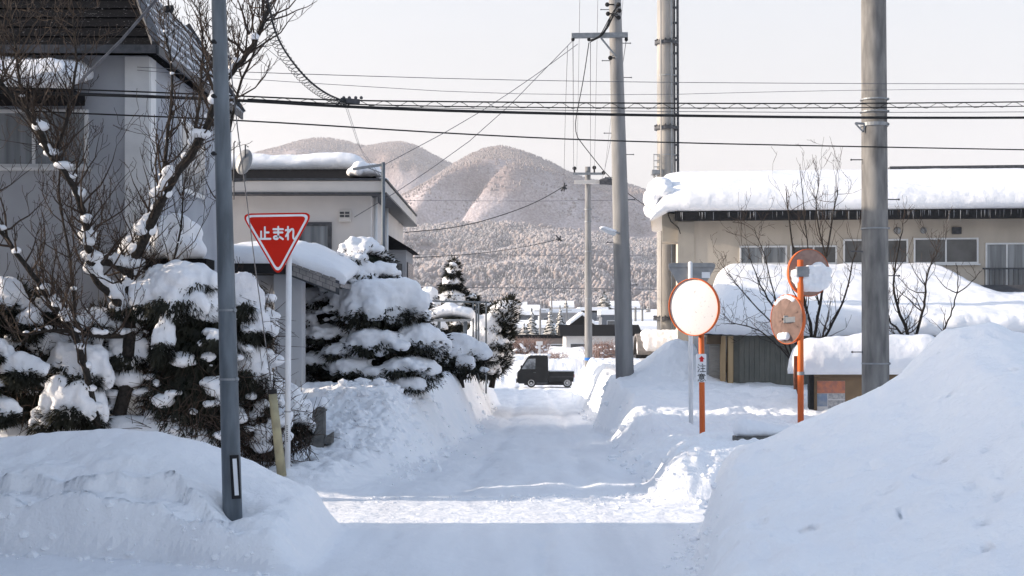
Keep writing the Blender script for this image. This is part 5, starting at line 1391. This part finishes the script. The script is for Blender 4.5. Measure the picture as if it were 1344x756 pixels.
# garden table under snow with a bare frame of poles
d = 40
GT = thing('garden_shelter', (PX(598, d), d, .5), 'small garden shelter with domed snow on its flat top among the shrubs', 'shelter')
for px_ in (575, 610):
    b = MB(); b.box((PX(px_, d), d - .3, -.2), (PX(px_, d) + .08, d - .22, PZ(421, d))); b.build('leg', M['galv'], GT)
b = MB(); b.box((PX(567, d), d - .6, PZ(422, d)), (PX(619, d), d + .6, PZ(419, d))); b.build('top', M['sign_back'], GT)
blob('snow_load', [((PX(570 + i * 5.6, d), d, PZ(413 - 5 * math.sin(math.pi * (i + .5) / 9), d)), (.2, .6, .17)) for i in range(9)] + [((PX(590, d), d, PZ(404, d)), (.25, .4, .16))], M['snow_soft'], GT, .035, 5, .02)
GF = thing('trellis', (PX(620, d + 1), d + 1, .5), 'slim grey rail frame with upright stakes behind the snow domed shelter', 'trellis')
for px_ in (563, 609, 621, 625, 628, 638):
    b = MB(); b.tube([(PX(px_, d + 1), d + 1, 0), P(px_, 396 + (px_ % 3), d + 1)], .028, 6); b.build('stake', M['galv'], GF)
b = MB(); b.tube([P(560, 395, d + 1), P(600, 396, d + 1), P(642, 397, d + 1)], .03, 6); b.build('rail', M['galv'], GF)

# bird box on a stick by the truck
d = 96
BB = thing('marker_post', P(708, 470, d), 'small white marker post in the snow behind the black truck', 'post')
b = MB(); b.box(P(706.5, 480, d), P(709.5, 449, d + .2)); b.build('stick', M['white_far'], BB)
b = MB(); b.box(P(704, 453, d - .1), P(712, 448, d + .4)); b.build('head', M['white_far'], BB)

# ------------------------------------------------------------------ truck
d = 85.0; k = d / F
ty0, ty1 = d - .70, d + .70
TR = thing('pickup_truck', (PX(715, d), d, PZ(508, d)), 'small black pickup truck parked across the end of the street', 'truck')
X = lambda px: PX(px, d)
Zz = lambda py: PZ(py, d)
tz = -0.02
def side_prism(poly, y0, y1):
    b = MB(); n = len(poly)
    b.add([(X(a), y0, Zz(c)) for a, c in poly] + [(X(a), y1, Zz(c)) for a, c in poly], [tuple(range(n)), tuple(range(n, 2 * n))[::-1]] + [(i, n + i, n + (i + 1) % n, (i + 1) % n) for i in range(n)]); return b
cab = side_prism([(679, 501), (678.5, 494), (679.5, 488), (682, 485.5), (692, 469.5), (695, 467), (704, 466), (717, 466.5), (719, 468), (719.5, 503), (703, 503), (702.5, 499), (700, 496), (697, 495), (693.5, 496), (691.5, 499), (690.5, 503), (681, 503)], ty0, ty1)
cab.build('cab', M['truck'], TR, bevel=.035)
b = side_prism([(684.5, 484), (693, 470.8), (702.5, 470.2), (702.5, 484)], ty0 - .012, ty0 - .002); b.build('side_window', mat('truck_glass', (.30, .32, .34), (.05, .055, .06), .1, 2.0, 3, spec=.7), TR)
b = MB(); b.add([(X(682.0), ty0 + .1, Zz(485.0)), (X(682.0), ty1 - .1, Zz(485.0)), (X(692), ty1 - .14, Zz(469)), (X(692), ty0 + .14, Zz(469))], [(0, 1, 2, 3)])
for i in range(4): b.v[i] = (b.v[i][0] - .05, b.v[i][1], b.v[i][2] + .03)
b.build('windscreen', M['pane'], TR)
b = side_prism([(684, 502), (683.5, 485.5), (703.5, 485.5), (703.5, 502)], ty0 - .006, ty0 - .001); do = b.build('door', M['truck'], TR)
b = MB(); b.box((X(700), ty0 - .03, Zz(489)), (X(703), ty0 - .007, Zz(488))); b.build('handle', M['steel_dark'], do)
b = side_prism([(720, 487), (753, 487), (752, 500.5), (720, 500.5)], ty0, ty1)
b.build('bed_side', M['truck'], TR, bevel=.015)
b = MB(); b.box((X(721), ty0 + .06, Zz(487) + .002), (X(752.5), ty1 - .06, Zz(486.4))); b.build('bed_floor', M['snow_far'], TR)
b = MB(); b.box((X(688), ty0 + .15, Zz(505)), (X(750), ty1 - .15, Zz(500))); b.build('chassis', M['black'], TR)
for side in (0, 1):
    y = ty0 - .01 if side == 0 else ty1 - .14
    for pxw in (697, 744):
        mtw = Matrix.Translation((X(pxw), y + .075, Zz(502))) @ Matrix.Rotation(rad(90), 4, 'X')
        b = MB(); b.lathe([(.15, -.07), (.25, -.075), (.275, -.05), (.275, .05), (.25, .075), (.15, .07), (.15, -.07)], 24, mtw); wo = b.build('wheel', M['tyre'], TR, smooth=False)
        b = MB()
        b.lathe([(.165, .05), (.185, .078), (.155, .07), (.14, .045)], 24, mtw); b.lathe([(.001, .08), (.045, .075), (.05, .05)], 12, mtw)
        for q in range(8):
            a = q * math.pi / 4; b.add([mtw @ Vector((math.cos(a + s) * r, math.sin(a + s) * r, .066)) for r, s in ((.04, -.3), (.155, -.11), (.155, .11), (.04, .3))], [(0, 1, 2, 3)])
        b.build('rim', M['alloy'], wo)
for y in (ty0 + .08, ty1 - .3):
    b = MB(); b.box((X(677.8), y, Zz(493)), (X(679.4), y + .24, Zz(488.8))); b.build('headlight', M['lampglass'], TR, bevel=.02)
b = MB(); b.box((X(677.4), ty0 + .03, Zz(502)), (X(679), ty1 - .03, Zz(497))); b.build('bumper', M['truck'], TR, bevel=.02)
b = MB(); b.box((X(683), ty0 - .2, Zz(483)), (X(685), ty0 - .02, Zz(479))); b.build('wing_mirror', M['black'], TR)
b = MB(); b.box((X(752.9), ty0 + .1, Zz(495)), (X(753.4), ty0 + .3, Zz(491))); b.build('tail_lamp', M['red'], TR)
b = MB(); b.box((X(704), ty0 - .012, Zz(503)), (X(719), ty0 - .003, Zz(501.6))); b.box((X(721), ty0 - .012, Zz(494.5)), (X(752), ty0 - .003, Zz(493.8))); b.build('side_trim', M['steel_dark'], TR)
blob('roof_snow', [((X(697 + i * 5), d, Zz(466)), (.3, .6, .09)) for i in range(5)], M['snow_soft'], TR, .03, 4)

# ------------------------------------------------------------------ the town in the valley
def far_house(label, x0p, x1p, basep, eavep, d, wallm, roofm, depth=7, roof='gable', risep=8, snow=.4, wins=2, snowed=True, ridge='x'):
    zb = gz((PX(x0p, d) + PX(x1p, d)) / 2, d) - .6
    zb = min(zb, PZ(basep, d)); x0, x1 = PX(x0p, d), PX(x1p, d); ze = PZ(eavep, d); zr = ze + risep * d / F
    root = thing('house', ((x0 + x1) / 2, d + depth / 2, zb), label, 'house')
    b = MB(); b.box((x0, d, zb), (x1, d + depth, ze)); b.build('wall', wallm, root)
    o = .5; b = MB()
    if roof == 'flat':
        b.box((x0 - .2, d - .2, ze + .003), (x1 + .2, d + depth + .2, ze + .35)); zt = [(x0 - .2, d - .2, ze + .355), (x1 + .2, d - .2, ze + .355), (x1 + .2, d + depth, ze + .355), (x0 - .2, d + depth, ze + .355)]
        b.build('roof', roofm, root)
        if snowed:
            s = MB(); s.box((x0 - .25, d - .25, ze + .36), (x1 + .25, d + depth, ze + .36 + snow)); s.build('snow_load', M['snow_far'], root, bevel=.12)
    else:
        if ridge == 'x':
            A, Bq, Cq, Dq = (x0 - o, d - o, ze), (x1 + o, d - o, ze), (x1 + o, d + depth + o, ze), (x0 - o, d + depth + o, ze); r0, r1 = (x0 - o, d + depth / 2, zr), (x1 + o, d + depth / 2, zr)
            fcs = [(0, 1, 5, 4), (2, 3, 4, 5), (0, 4, 3), (1, 2, 5), (0, 3, 2, 1)]
        else:
            A, Bq, Cq, Dq = (x0 - o, d - o, ze), (x1 + o, d - o, ze), (x1 + o, d + depth + o, ze), (x0 - o, d + depth + o, ze); r0, r1 = ((x0 + x1) / 2, d - o, zr), ((x0 + x1) / 2, d + depth + o, zr)
            fcs = [(0, 4, 5, 3), (1, 2, 5, 4), (0, 1, 4), (2, 3, 5), (0, 3, 2, 1)]
        b.add([A, Bq, Cq, Dq, r0, r1], fcs); b.build('roof', roofm, root)
        if snowed:
            s = MB(); up = Vector((0, 0, snow)); dn = Vector((0, 0, .02)); V = [Vector(q) for q in (A, Bq, Cq, Dq, r0, r1)]
            sl = fcs[:2]
            for f in sl:
                q = [V[i] for i in f]; s.add([p + dn for p in q] + [p + up for p in q], [(0, 1, 2, 3)[::-1], (4, 5, 6, 7), (0, 1, 5, 4), (1, 2, 6, 5), (2, 3, 7, 6), (3, 0, 4, 7)])
            s.build('snow_load', M['snow_far'], root, bevel=.1)
    for i in range(wins):
        xx = x0 + (x1 - x0) * (i + .5) / wins; hgt = min(1.2, (ze - zb) * .35)
        f = MB(); f.box((xx - .7, d - .06, ze - .6 - hgt), (xx + .7, d - .003, ze - .6)); fo = f.build('window', M['frame'], root)
        f = MB(); f.box((xx - .62, d - .075, ze - .52 - hgt), (xx + .62, d - .062, ze - .68)); f.build('pane', M['pane'], fo)
    return root


far_house('long low brown building with dark flat roof behind the hedge', 660, 741, 468, 444, 150, M['brown_far'], M['roof_dark'], 8, 'flat', snowed=False, wins=4)
far_house('white walled house with long dark roof left of the middle pole', 743, 836, 466, 441, 122, M['white_far'], M['roof_dark'], 8, 'gable', 15, snowed=False, wins=3)
far_house('small tan gabled house with snow on its roof behind the white walled house', 752, 776, 440, 427, 185, M['timber'], M['roof_dark'], 8, 'gable', 13, .5, 1, True, 'y')
far_house('pale grey flat roofed two storey house in the middle of the town', 709, 761, 432, 413, 270, M['grey_far'], M['grey_far'], 9, 'flat', 0, .8, 3)
far_house('dark slate house right of the pale grey flat roofed one', 761, 797, 428, 410, 290, M['slate_far'], M['roof_dark'], 9, 'flat', 0, .7, 2)
far_house('slate blue house with snowy flat roof behind the middle pole', 790, 838, 430, 416, 240, M['slate_far'], M['slate_far'], 9, 'flat', 0, .9, 2)
far_house('wide snow roofed house left of the tall mast', 826, 880, 436, 424, 200, M['slate_far'], M['roof_dark'], 9, 'gable', 9, .6, 2)
far_house('grey house half hidden by the frosted trees at the left of the town', 668, 706, 430, 414, 260, M['slate_far'], M['roof_dark'], 9, 'gable', 9, .8, 2)
far_house('low white house below the frosted trees', 672, 716, 440, 431, 210, M['white_far'], M['roof_dark'], 8, 'gable', 6, .6, 2)
far_house('distant dark roofed house under the foothill at the left', 655, 690, 418, 407, 420, M['brown_far'], M['roof_dark'], 9, 'gable', 8, .8, 2)
far_house('distant beige house farthest along the foothill', 724, 752, 412, 404, 520, M['beige2'], M['roof_dark'], 9, 'gable', 6, 1.0, 2)
far_house('distant house with white roof beside the round frosted fir', 800, 838, 414, 405, 430, M['grey_far'], M['roof_dark'], 9, 'gable', 6, 1.0, 2)
far_house('snow roofed shed on the slope between middle pole and mast', 835, 872, 445, 434, 140, M['brown_far'], M['roof_dark'], 5, 'gable', 6, .5, 0)


def far_conifer(label, px, topp, basep, halfp, d, seed, tiers=7, mat_=None):
    b0 = P(px, basep, d); root = thing('snowy_conifer', b0, label, 'tree')
    g = random.Random(seed); h = (basep - topp) * d / F; hw = halfp * d / F
    t = MB(); t.tube([b0 - Vector((0, 0, 1)), b0 + Vector((0, 0, h * .9))], [hw * .12, .03], 6); t.build('trunk', M['bark'], root)
    c = MB()
    for i in range(tiers):
        s = i / (tiers - 1); z = h * (.08 + .88 * s); r = hw * (1 - s) ** .8 + .05 * hw
        nb = max(5, int(12 * (1 - s) + 4))
        for j in range(nb * 3):
            a = g.random() * 6.283; rr = r * g.uniform(.55, 1.1); w = r * .22 + .08 * hw
            z1 = z + g.uniform(-.5, .5) * h / tiers
            p = b0 + Vector((math.cos(a) * rr * .2, math.sin(a) * rr * .2, z1 + .04 * h)); q = b0 + Vector((math.cos(a) * rr, math.sin(a) * rr, z1 - .03 * h - g.random() * .03 * h))
            n = Vector((-math.sin(a), math.cos(a), 0)) * w; dn = Vector((0, 0, -h * .045))
            c.add([p, q.lerp(p, .3) + n, q, q.lerp(p, .3) - n, q.lerp(p, .4) + dn], [(0, 3, 2, 1), (1, 2, 4), (2, 3, 4), (3, 0, 4), (0, 1, 4)])
    c.build('crown', mat_ or M['frost_tree'], root)


far_conifer('sunlit frosted spruce behind the long brown building', 698, 406, 446, 12, 175, 1)
far_conifer('bushy frosted tree lower left of the sunlit spruce', 688, 425, 446, 13, 172, 2, 5)
far_conifer('dark frosted spruce, left one of the close pair', 722, 404, 440, 10, 180, 3)
far_conifer('dark frosted spruce, right one of the close pair', 735, 402, 440, 9, 182, 4)
far_conifer('broad round frosted fir between the middle poles', 793, 384, 414, 17, 400, 5, 8)
far_conifer('thin frosted tree rising behind the pale grey house', 743, 392, 412, 6, 420, 6)
far_conifer('small frosted spruce on the rise left of the mast', 850, 400, 420, 7, 420, 7)

for i, (px, tp, bp, d_, lab) in enumerate([(724, 388, 432, 240, 'thin far utility pole between the frosted spruce pair'), (744, 404, 430, 240, 'thin far utility pole in front of the pale grey house'), (834, 403, 442, 160, 'thin far utility pole just right of the middle pole'),
                                           (843, 403, 440, 170, 'pale far utility pole left of the mast'), (853, 372, 412, 380, 'farthest utility pole standing against the foothill'), (709, 405, 440, 200, 'thin far utility pole beside the sunlit spruce')]):
    base = P(px, bp, d_); base.z = min(base.z, gz(base.x, d_)) - .3; rt = thing('utility_pole', base, lab, 'utility pole')
    b = MB(); b.tube([base, P(px, tp, d_)], [.17, .12], 8); b.build('shaft', M['concrete2'], rt, smooth=True)
    b = MB(); b.bar(P(px, tp + 3, d_) + Vector((-.8, -.15, 0)), P(px, tp + 3, d_) + Vector((.8, -.15, 0)), .1, .12); b.build('crossarm', M['steel'], rt)

# reddish hedge behind the truck
def hedge(label, x0p, x1p, d_, topp, n, seed, thick=1.6):
    zb = gz(PX((x0p + x1p) / 2, d_), d_) - .3
    root = thing('hedge', (PX((x0p + x1p) / 2, d_), d_, zb), label, 'hedge')
    g = random.Random(seed); b = MB(); h = PZ(topp, d_) - zb; sp = []
    for _ in range(n):
        p = Vector((PX(g.uniform(x0p, x1p), d_), d_ + g.uniform(0, thick), zb)); L = h * g.uniform(.7, 1.05); dd = Vector((g.gauss(0, .2), g.gauss(0, .2), 1)).normalized()
        q = p + dd * L; b.tube([p, p.lerp(q, .5) + Vector((g.gauss(0, .06), 0, 0)), q], [.02, .014, .005], 3, caps=False)
        for _ in range(4):
            s = p.lerp(q, g.uniform(.35, .95)); e = s + Vector((g.gauss(0, .3), g.gauss(0, .25), g.uniform(.1, .5))); b.tube([s, e], [.009, .004], 3, caps=False)
        if g.random() < .5:
            s = p.lerp(q, g.uniform(.3, .9)); r = g.uniform(.05, .12); sp.append((tuple(s), (r * 1.5, r, r * .8)))
    b.build('twigs', M['hedge_red'], root)
    if sp: blob('snow_load', sp, M['snow_soft'], root, .05, 2)


hedge('reddish leafless hedge dusted with snow left behind the truck', 662, 716, 108, 446, 420, 3)
hedge('low twiggy hedge in the snow directly behind the truck cab', 700, 742, 98, 464, 120, 4)
hedge('pale leafless hedge at the foot of the farther slim pole', 776, 812, 90, 448, 220, 5)

# ------------------------------------------------------------------ overhead lines
def sag_path(pts, sag=0.0, n=8):
    out = []
    for a, b in zip(pts, pts[1:]):
        for i in range(n):
            t = i / n; q = a.lerp(b, t); q.z -= sag * 4 * t * (1 - t); out.append(q)
    out.append(pts[-1]); return out


def cable(label, pts, r, material=None, sag=0.0, n=8, group=None, smooth=0, name='overhead_cable', cat='cable'):
    pts = [P(*p) if not isinstance(p, Vector) else p for p in pts]
    if smooth: pts = smooth_path(pts, smooth)
    b = MB(); mid = pts[0]
    b.tube(sag_path(pts, sag, n) if n > 1 else pts, r, 6)
    o = b.build(name, material or M['cable'], loc=mid, smooth=True)
    return tag(o, label, cat, group)


dl = lambda px: 15.6 + (px + 100) / 1248 * 5.2      # the street crossing lines draw away to the right
def L(*pp): return [(px, py, dl(px)) for px, py in pp]
cable('thickest black cable of the bundle crossing the whole picture', L((-120, 118), (130, 124), (325, 132), (450, 140), (600, 146), (820, 151), (1150, 155), (1480, 154)), .020, smooth=2, n=1)
cable('upper supporting line of the black cable bundle', L((-120, 112), (130, 118), (325, 126.5), (450, 132), (600, 133.5), (820, 135.5), (1150, 136), (1480, 132)), .010, smooth=2, n=1)
cable('lower supporting line of the black cable bundle', L((325, 130), (450, 137), (600, 140), (820, 142), (1150, 141.5), (1480, 138)), .008, smooth=2, n=1)
cable('thin grey line just above the thickest black cable', L((325, 131), (450, 139), (600, 142.5), (820, 146), (1150, 148), (1480, 146)), .005, M['wire'], smooth=2, n=1)
wav = []
for i in range(0, 170):
    px = 330 + i * 6.2; a = np.interp(px, [325, 450, 600, 820, 1150, 1480], [126.5, 132, 133.5, 135.5, 136, 132]); c = np.interp(px, [325, 450, 600, 820, 1150, 1480], [130, 137, 140, 142, 141.5, 138]) + 1.5
    t = .5 + .5 * math.sin(px * .19); wav.append((px, a * t + c * (1 - t), dl(px) - .02))
cable('wavy lashing wire wound along the black cable bundle', wav, .004, M['cable'], n=1)
cable('single black line below the cable bundle running from the house eave', L((40, 146), (325, 158), (600, 176), (820, 186), (1150, 193), (1480, 199)), .010, smooth=2, n=1)
cable('upper of the two thin grey lines high across the sky', L((180, 88), (320, 95), (720, 107), (1150, 110), (1480, 110)), .0045, M['wire'], smooth=2, n=1)
cable('lower of the two thin grey lines high across the sky', L((180, 92), (320, 104), (720, 128), (1150, 117), (1480, 117)), .0035, M['wire'], smooth=2, n=1)
b = MB(); p = P(462, 133, dl(462)); b.bar(p + Vector((-.14, -.02, .01)), p + Vector((.1, -.02, -.01)), .05, .06)
for q in (-.1, -.03, .05, .12): b.ball(p + Vector((q, -.03, .04)), .022, 5)
tag(b.build('cable_clamp', M['steel_dark'], loc=p), 'dark clamp where the coiled line joins the bundle', 'clamp')
sc = smooth_path([P(330, -60, 11.5), P(352, 0, 13), P(362, 50, 14.5), P(395, 97, 16), P(425, 122, 16.7), P(452, 133, dl(452))], 3)
cable('black line wrapped in a loose coil descending to the bundle clamp', sc, .011, n=1)
co = []
tot = len(sc) - 1
for i in range(1100):
    t = i / 1099 * tot; k_ = min(int(t), tot - 1); q = sc[k_].lerp(sc[k_ + 1], t - k_); a = i * .30
    co.append(q + Vector((math.cos(a) * .055 - .02, math.sin(a) * .055, math.sin(a) * .04 - .03)))
cable('loose thin coil wound round the descending black line', co, .003, M['cable'], n=1)
cable('faint grey line slanting down behind the descending coil', [(300, 10, 14), (340, 55, 15), (392, 98, 16.4)], .003, M['wire'])
cable('thin drop wire falling from the clamp towards the cream house', [(452, 136, dl(452)), (470, 190, 22), (503, 236, 26.5)], .003, M['wire'])
cable('second thin drop wire from the clamp beside the first', [(455, 138, dl(455)), (475, 200, 22), (505, 245, 26.5)], .003, M['wire'])
cable('grey cable slanting across the dark roof at the upper left', [(215, -12, 13), (160, 52, 13.6), (104, 108, 14.2)], .014, M['wire'])
b = MB(); p = P(221, 12, 15)
b.tube([P(221, -30, 15), p], .008, 6); b.ball(p + Vector((-.02, 0, 0)), (.035, .03, .04), 6); b.ball(p + Vector((.03, 0, 0)), (.03, .03, .045), 6)
tag(b.build('insulator', M['black'], loc=p), 'small black insulator hanging from above over the roof ridge', 'insulator')

# along the street between the poles
T = lambda px, py, d: P(px, py, d)
run = [((752, 52, 30.8), (753, 226, 61.8), .008, 'line from the left end of the middle crossarm to the farther pole'),
       ((763, -130, 30.8), (757, 224, 61.8), .006, 'high thin line left of the middle pole running to the farther pole'),
       ((787, -130, 30.8), (780, 223, 61.8), .006, 'high thin line close left of the middle pole running to the farther pole'),
       ((830, -130, 30.8), (793, 228, 61.8), .006, 'high thin line passing right of the middle pole to the farther pole'),
       ((775, 56, 30.8), (775, 228, 61.8), .007, 'line from the middle of the crossarm straight to the farther pole'),
       ((822, 52, 30.8), (790, 236, 61.8), .008, 'line from the right end of the middle crossarm to the farther pole')]
for a, c, r, lab in run: cable(lab, [a, c], r, M['wire'], sag=.35)
cable('black loop hanging from the crossarm and swinging right to the beige building', [(773, 56, 30.8), (765, 110, 31.5), (752, 172, 32), (768, 194, 32.5), (805, 240, 34), (858, 278, 37.5)], .010, smooth=2, n=1)
cable('dark drop line from the crossarm left end down to the cream house arm', [(751, 54, 30.8), (640, 168, 29), (540, 240, 27.5), (465, 285, 26.6)], .007, M['wire'], smooth=1)
cable('steeper dark drop line from the crossarm to the cream house corner', [(758, 58, 30.8), (690, 108, 30), (610, 160, 28), (503, 217, 26.6)], .007, M['wire'], smooth=1)
cable('black drop line curving over the mountain to the side of the cream house', [(740, 245, 45), (700, 268, 43), (640, 289, 40), (590, 300, 37), (532, 305, 33)], .013, smooth=2, n=1)
cable('lower black drop line across the foothill to the cream house', [(734, 314, 55), (680, 326, 50), (620, 334, 42), (530, 339, 33)], .012, smooth=2, n=1)
cable('thin line carrying the drop line clamp over the mountain', [(745, 60, 31), (742, 150, 38), (740, 245, 45)], .006, M['wire'])
for (px, py, d_, lab) in ((740, 245, 45, 'small tangled wire clamp where the upper drop line ends over the mountain'), (734, 314, 55, 'snow dusted wire clamp where the lower drop line ends over the foothill')):
    b = MB(); p = P(px, py, d_); g = random.Random(px)
    for _ in range(7): b.bar(p, p + Vector((g.uniform(-.16, .16), g.uniform(-.1, .1), g.uniform(-.18, .16))), .035, .05)
    tag(b.build('cable_clamp', M['steel_dark'], loc=p), lab, 'clamp')
cable('thin line from the farther pole passing behind the middle pole to the beige building', [(782, 246, 61.8), (820, 262, 50), (860, 274, 38.5)], .010, M['wire'])
for i, (py, py2, d_, lab) in enumerate(((263, 262, 300, 'faint far line across the mountain flank'), (334, 336, 280, 'upper faint far line across the foothill'), (377, 380, 250, 'dark far line low across the foothill above the town'))):
    cable(lab, [(520, py, d_), (700, py + 1, d_), (890, py2, d_)], .05 if py < 370 else .09, M['wire'])
cable('short cable strung over the snow mound beside the middle pole', [(795, 465, 64), (815, 466, 60), (834, 465, 41)], .02)

# ------------------------------------------------------------------ air, sky, sun, camera
HAZE = 0.0001
if HAZE:
    b = MB(); b.box((-4600, -80, -4), (4600, 5100, 640)); ho = b.build('haze', M['snow'])
    hm = bpy.data.materials.new('haze_air'); hm.use_nodes = True; nt = hm.node_tree
    for n in list(nt.nodes): nt.nodes.remove(n)
    out = nt.nodes.new('ShaderNodeOutputMaterial'); pv = nt.nodes.new('ShaderNodeVolumePrincipled')
    pv.inputs['Color'].default_value = (.88, .90, .95, 1); pv.inputs['Density'].default_value = HAZE; pv.inputs['Anisotropy'].default_value = 0.2
    nt.links.new(pv.outputs[0], out.inputs['Volume'])
    ho.data.materials.clear(); ho.data.materials.append(hm)
    tag(ho, 'thin cold blue haze softening the far mountains', 'haze', None, 'stuff')

SUN_EL, SUN_AZ = rad(16.5), (-1.0, 0.02)       # low winter sun straight from the left
sd = Vector((SUN_AZ[0], SUN_AZ[1], 0)).normalized() * math.cos(SUN_EL) + Vector((0, 0, math.sin(SUN_EL)))
sl = bpy.data.lights.new('sun', 'SUN'); sl.energy = 3.5; sl.angle = rad(0.55); sl.color = (1.0, 0.85, 0.70)
so = bpy.data.objects.new('sun', sl); COL.objects.link(so); so.rotation_euler = sd.to_track_quat('Z', 'Y').to_euler()

W = bpy.data.worlds.new('World'); S.world = W; W.use_nodes = True
nt = W.node_tree; bg = nt.nodes['Background']
sky = nt.nodes.new('ShaderNodeTexSky'); sky.sky_type = 'NISHITA'; sky.sun_disc = False
sky.sun_elevation = SUN_EL; sky.sun_rotation = math.atan2(sd.x, sd.y); sky.air_density = 1.0; sky.dust_density = 2.0; sky.ozone_density = 1.0; sky.altitude = 100
# pale winter haze lies along the horizon and thins out upwards
tc = nt.nodes.new('ShaderNodeTexCoord'); sxyz = nt.nodes.new('ShaderNodeSeparateXYZ'); nt.links.new(tc.outputs['Generated'], sxyz.inputs[0])
mr = nt.nodes.new('ShaderNodeMapRange'); mr.interpolation_type = 'SMOOTHSTEP'
mr.inputs['From Min'].default_value = 0.02; mr.inputs['From Max'].default_value = 0.60; mr.inputs['To Min'].default_value = 0.97; mr.inputs['To Max'].default_value = 0.0
nt.links.new(sxyz.outputs['Z'], mr.inputs['Value'])
mx = nt.nodes.new('ShaderNodeMix'); mx.data_type = 'RGBA'; nt.links.new(mr.outputs[0], mx.inputs['Factor'])
hs = nt.nodes.new('ShaderNodeHueSaturation'); hs.inputs['Saturation'].default_value = 0.78
nt.links.new(sky.outputs[0], hs.inputs['Color']); nt.links.new(hs.outputs[0], mx.inputs['A']); mx.inputs['B'].default_value = (2.14, 2.00, 1.93, 1)
nt.links.new(mx.outputs['Result'], bg.inputs['Color'])
bg.inputs['Strength'].default_value = 0.15

cam = bpy.data.cameras.new('camera'); co_ = bpy.data.objects.new('camera', cam); COL.objects.link(co_)
cam.sensor_width = 36; cam.lens = 36 * F / 1344; cam.shift_y = (HY - 378) / 1344; cam.clip_end = 9000; cam.clip_start = .1
co_.location = (0, 0, CAMZ); co_.rotation_euler = (rad(90), 0, 0)
S.camera = co_
S.view_settings.view_transform = 'Standard'; S.view_settings.look = 'None'; S.view_settings.gamma = 1; S.view_settings.exposure = 1.26
S.view_settings.use_curve_mapping = False
S.cycles.use_denoising = True; S.cycles.max_bounces = 8; S.cycles.diffuse_bounces = 5; S.cycles.volume_bounces = 1
S.cycles.volume_step_rate = 1
try: S.cycles.denoiser = 'OPENIMAGEDENOISE'
except Exception: pass
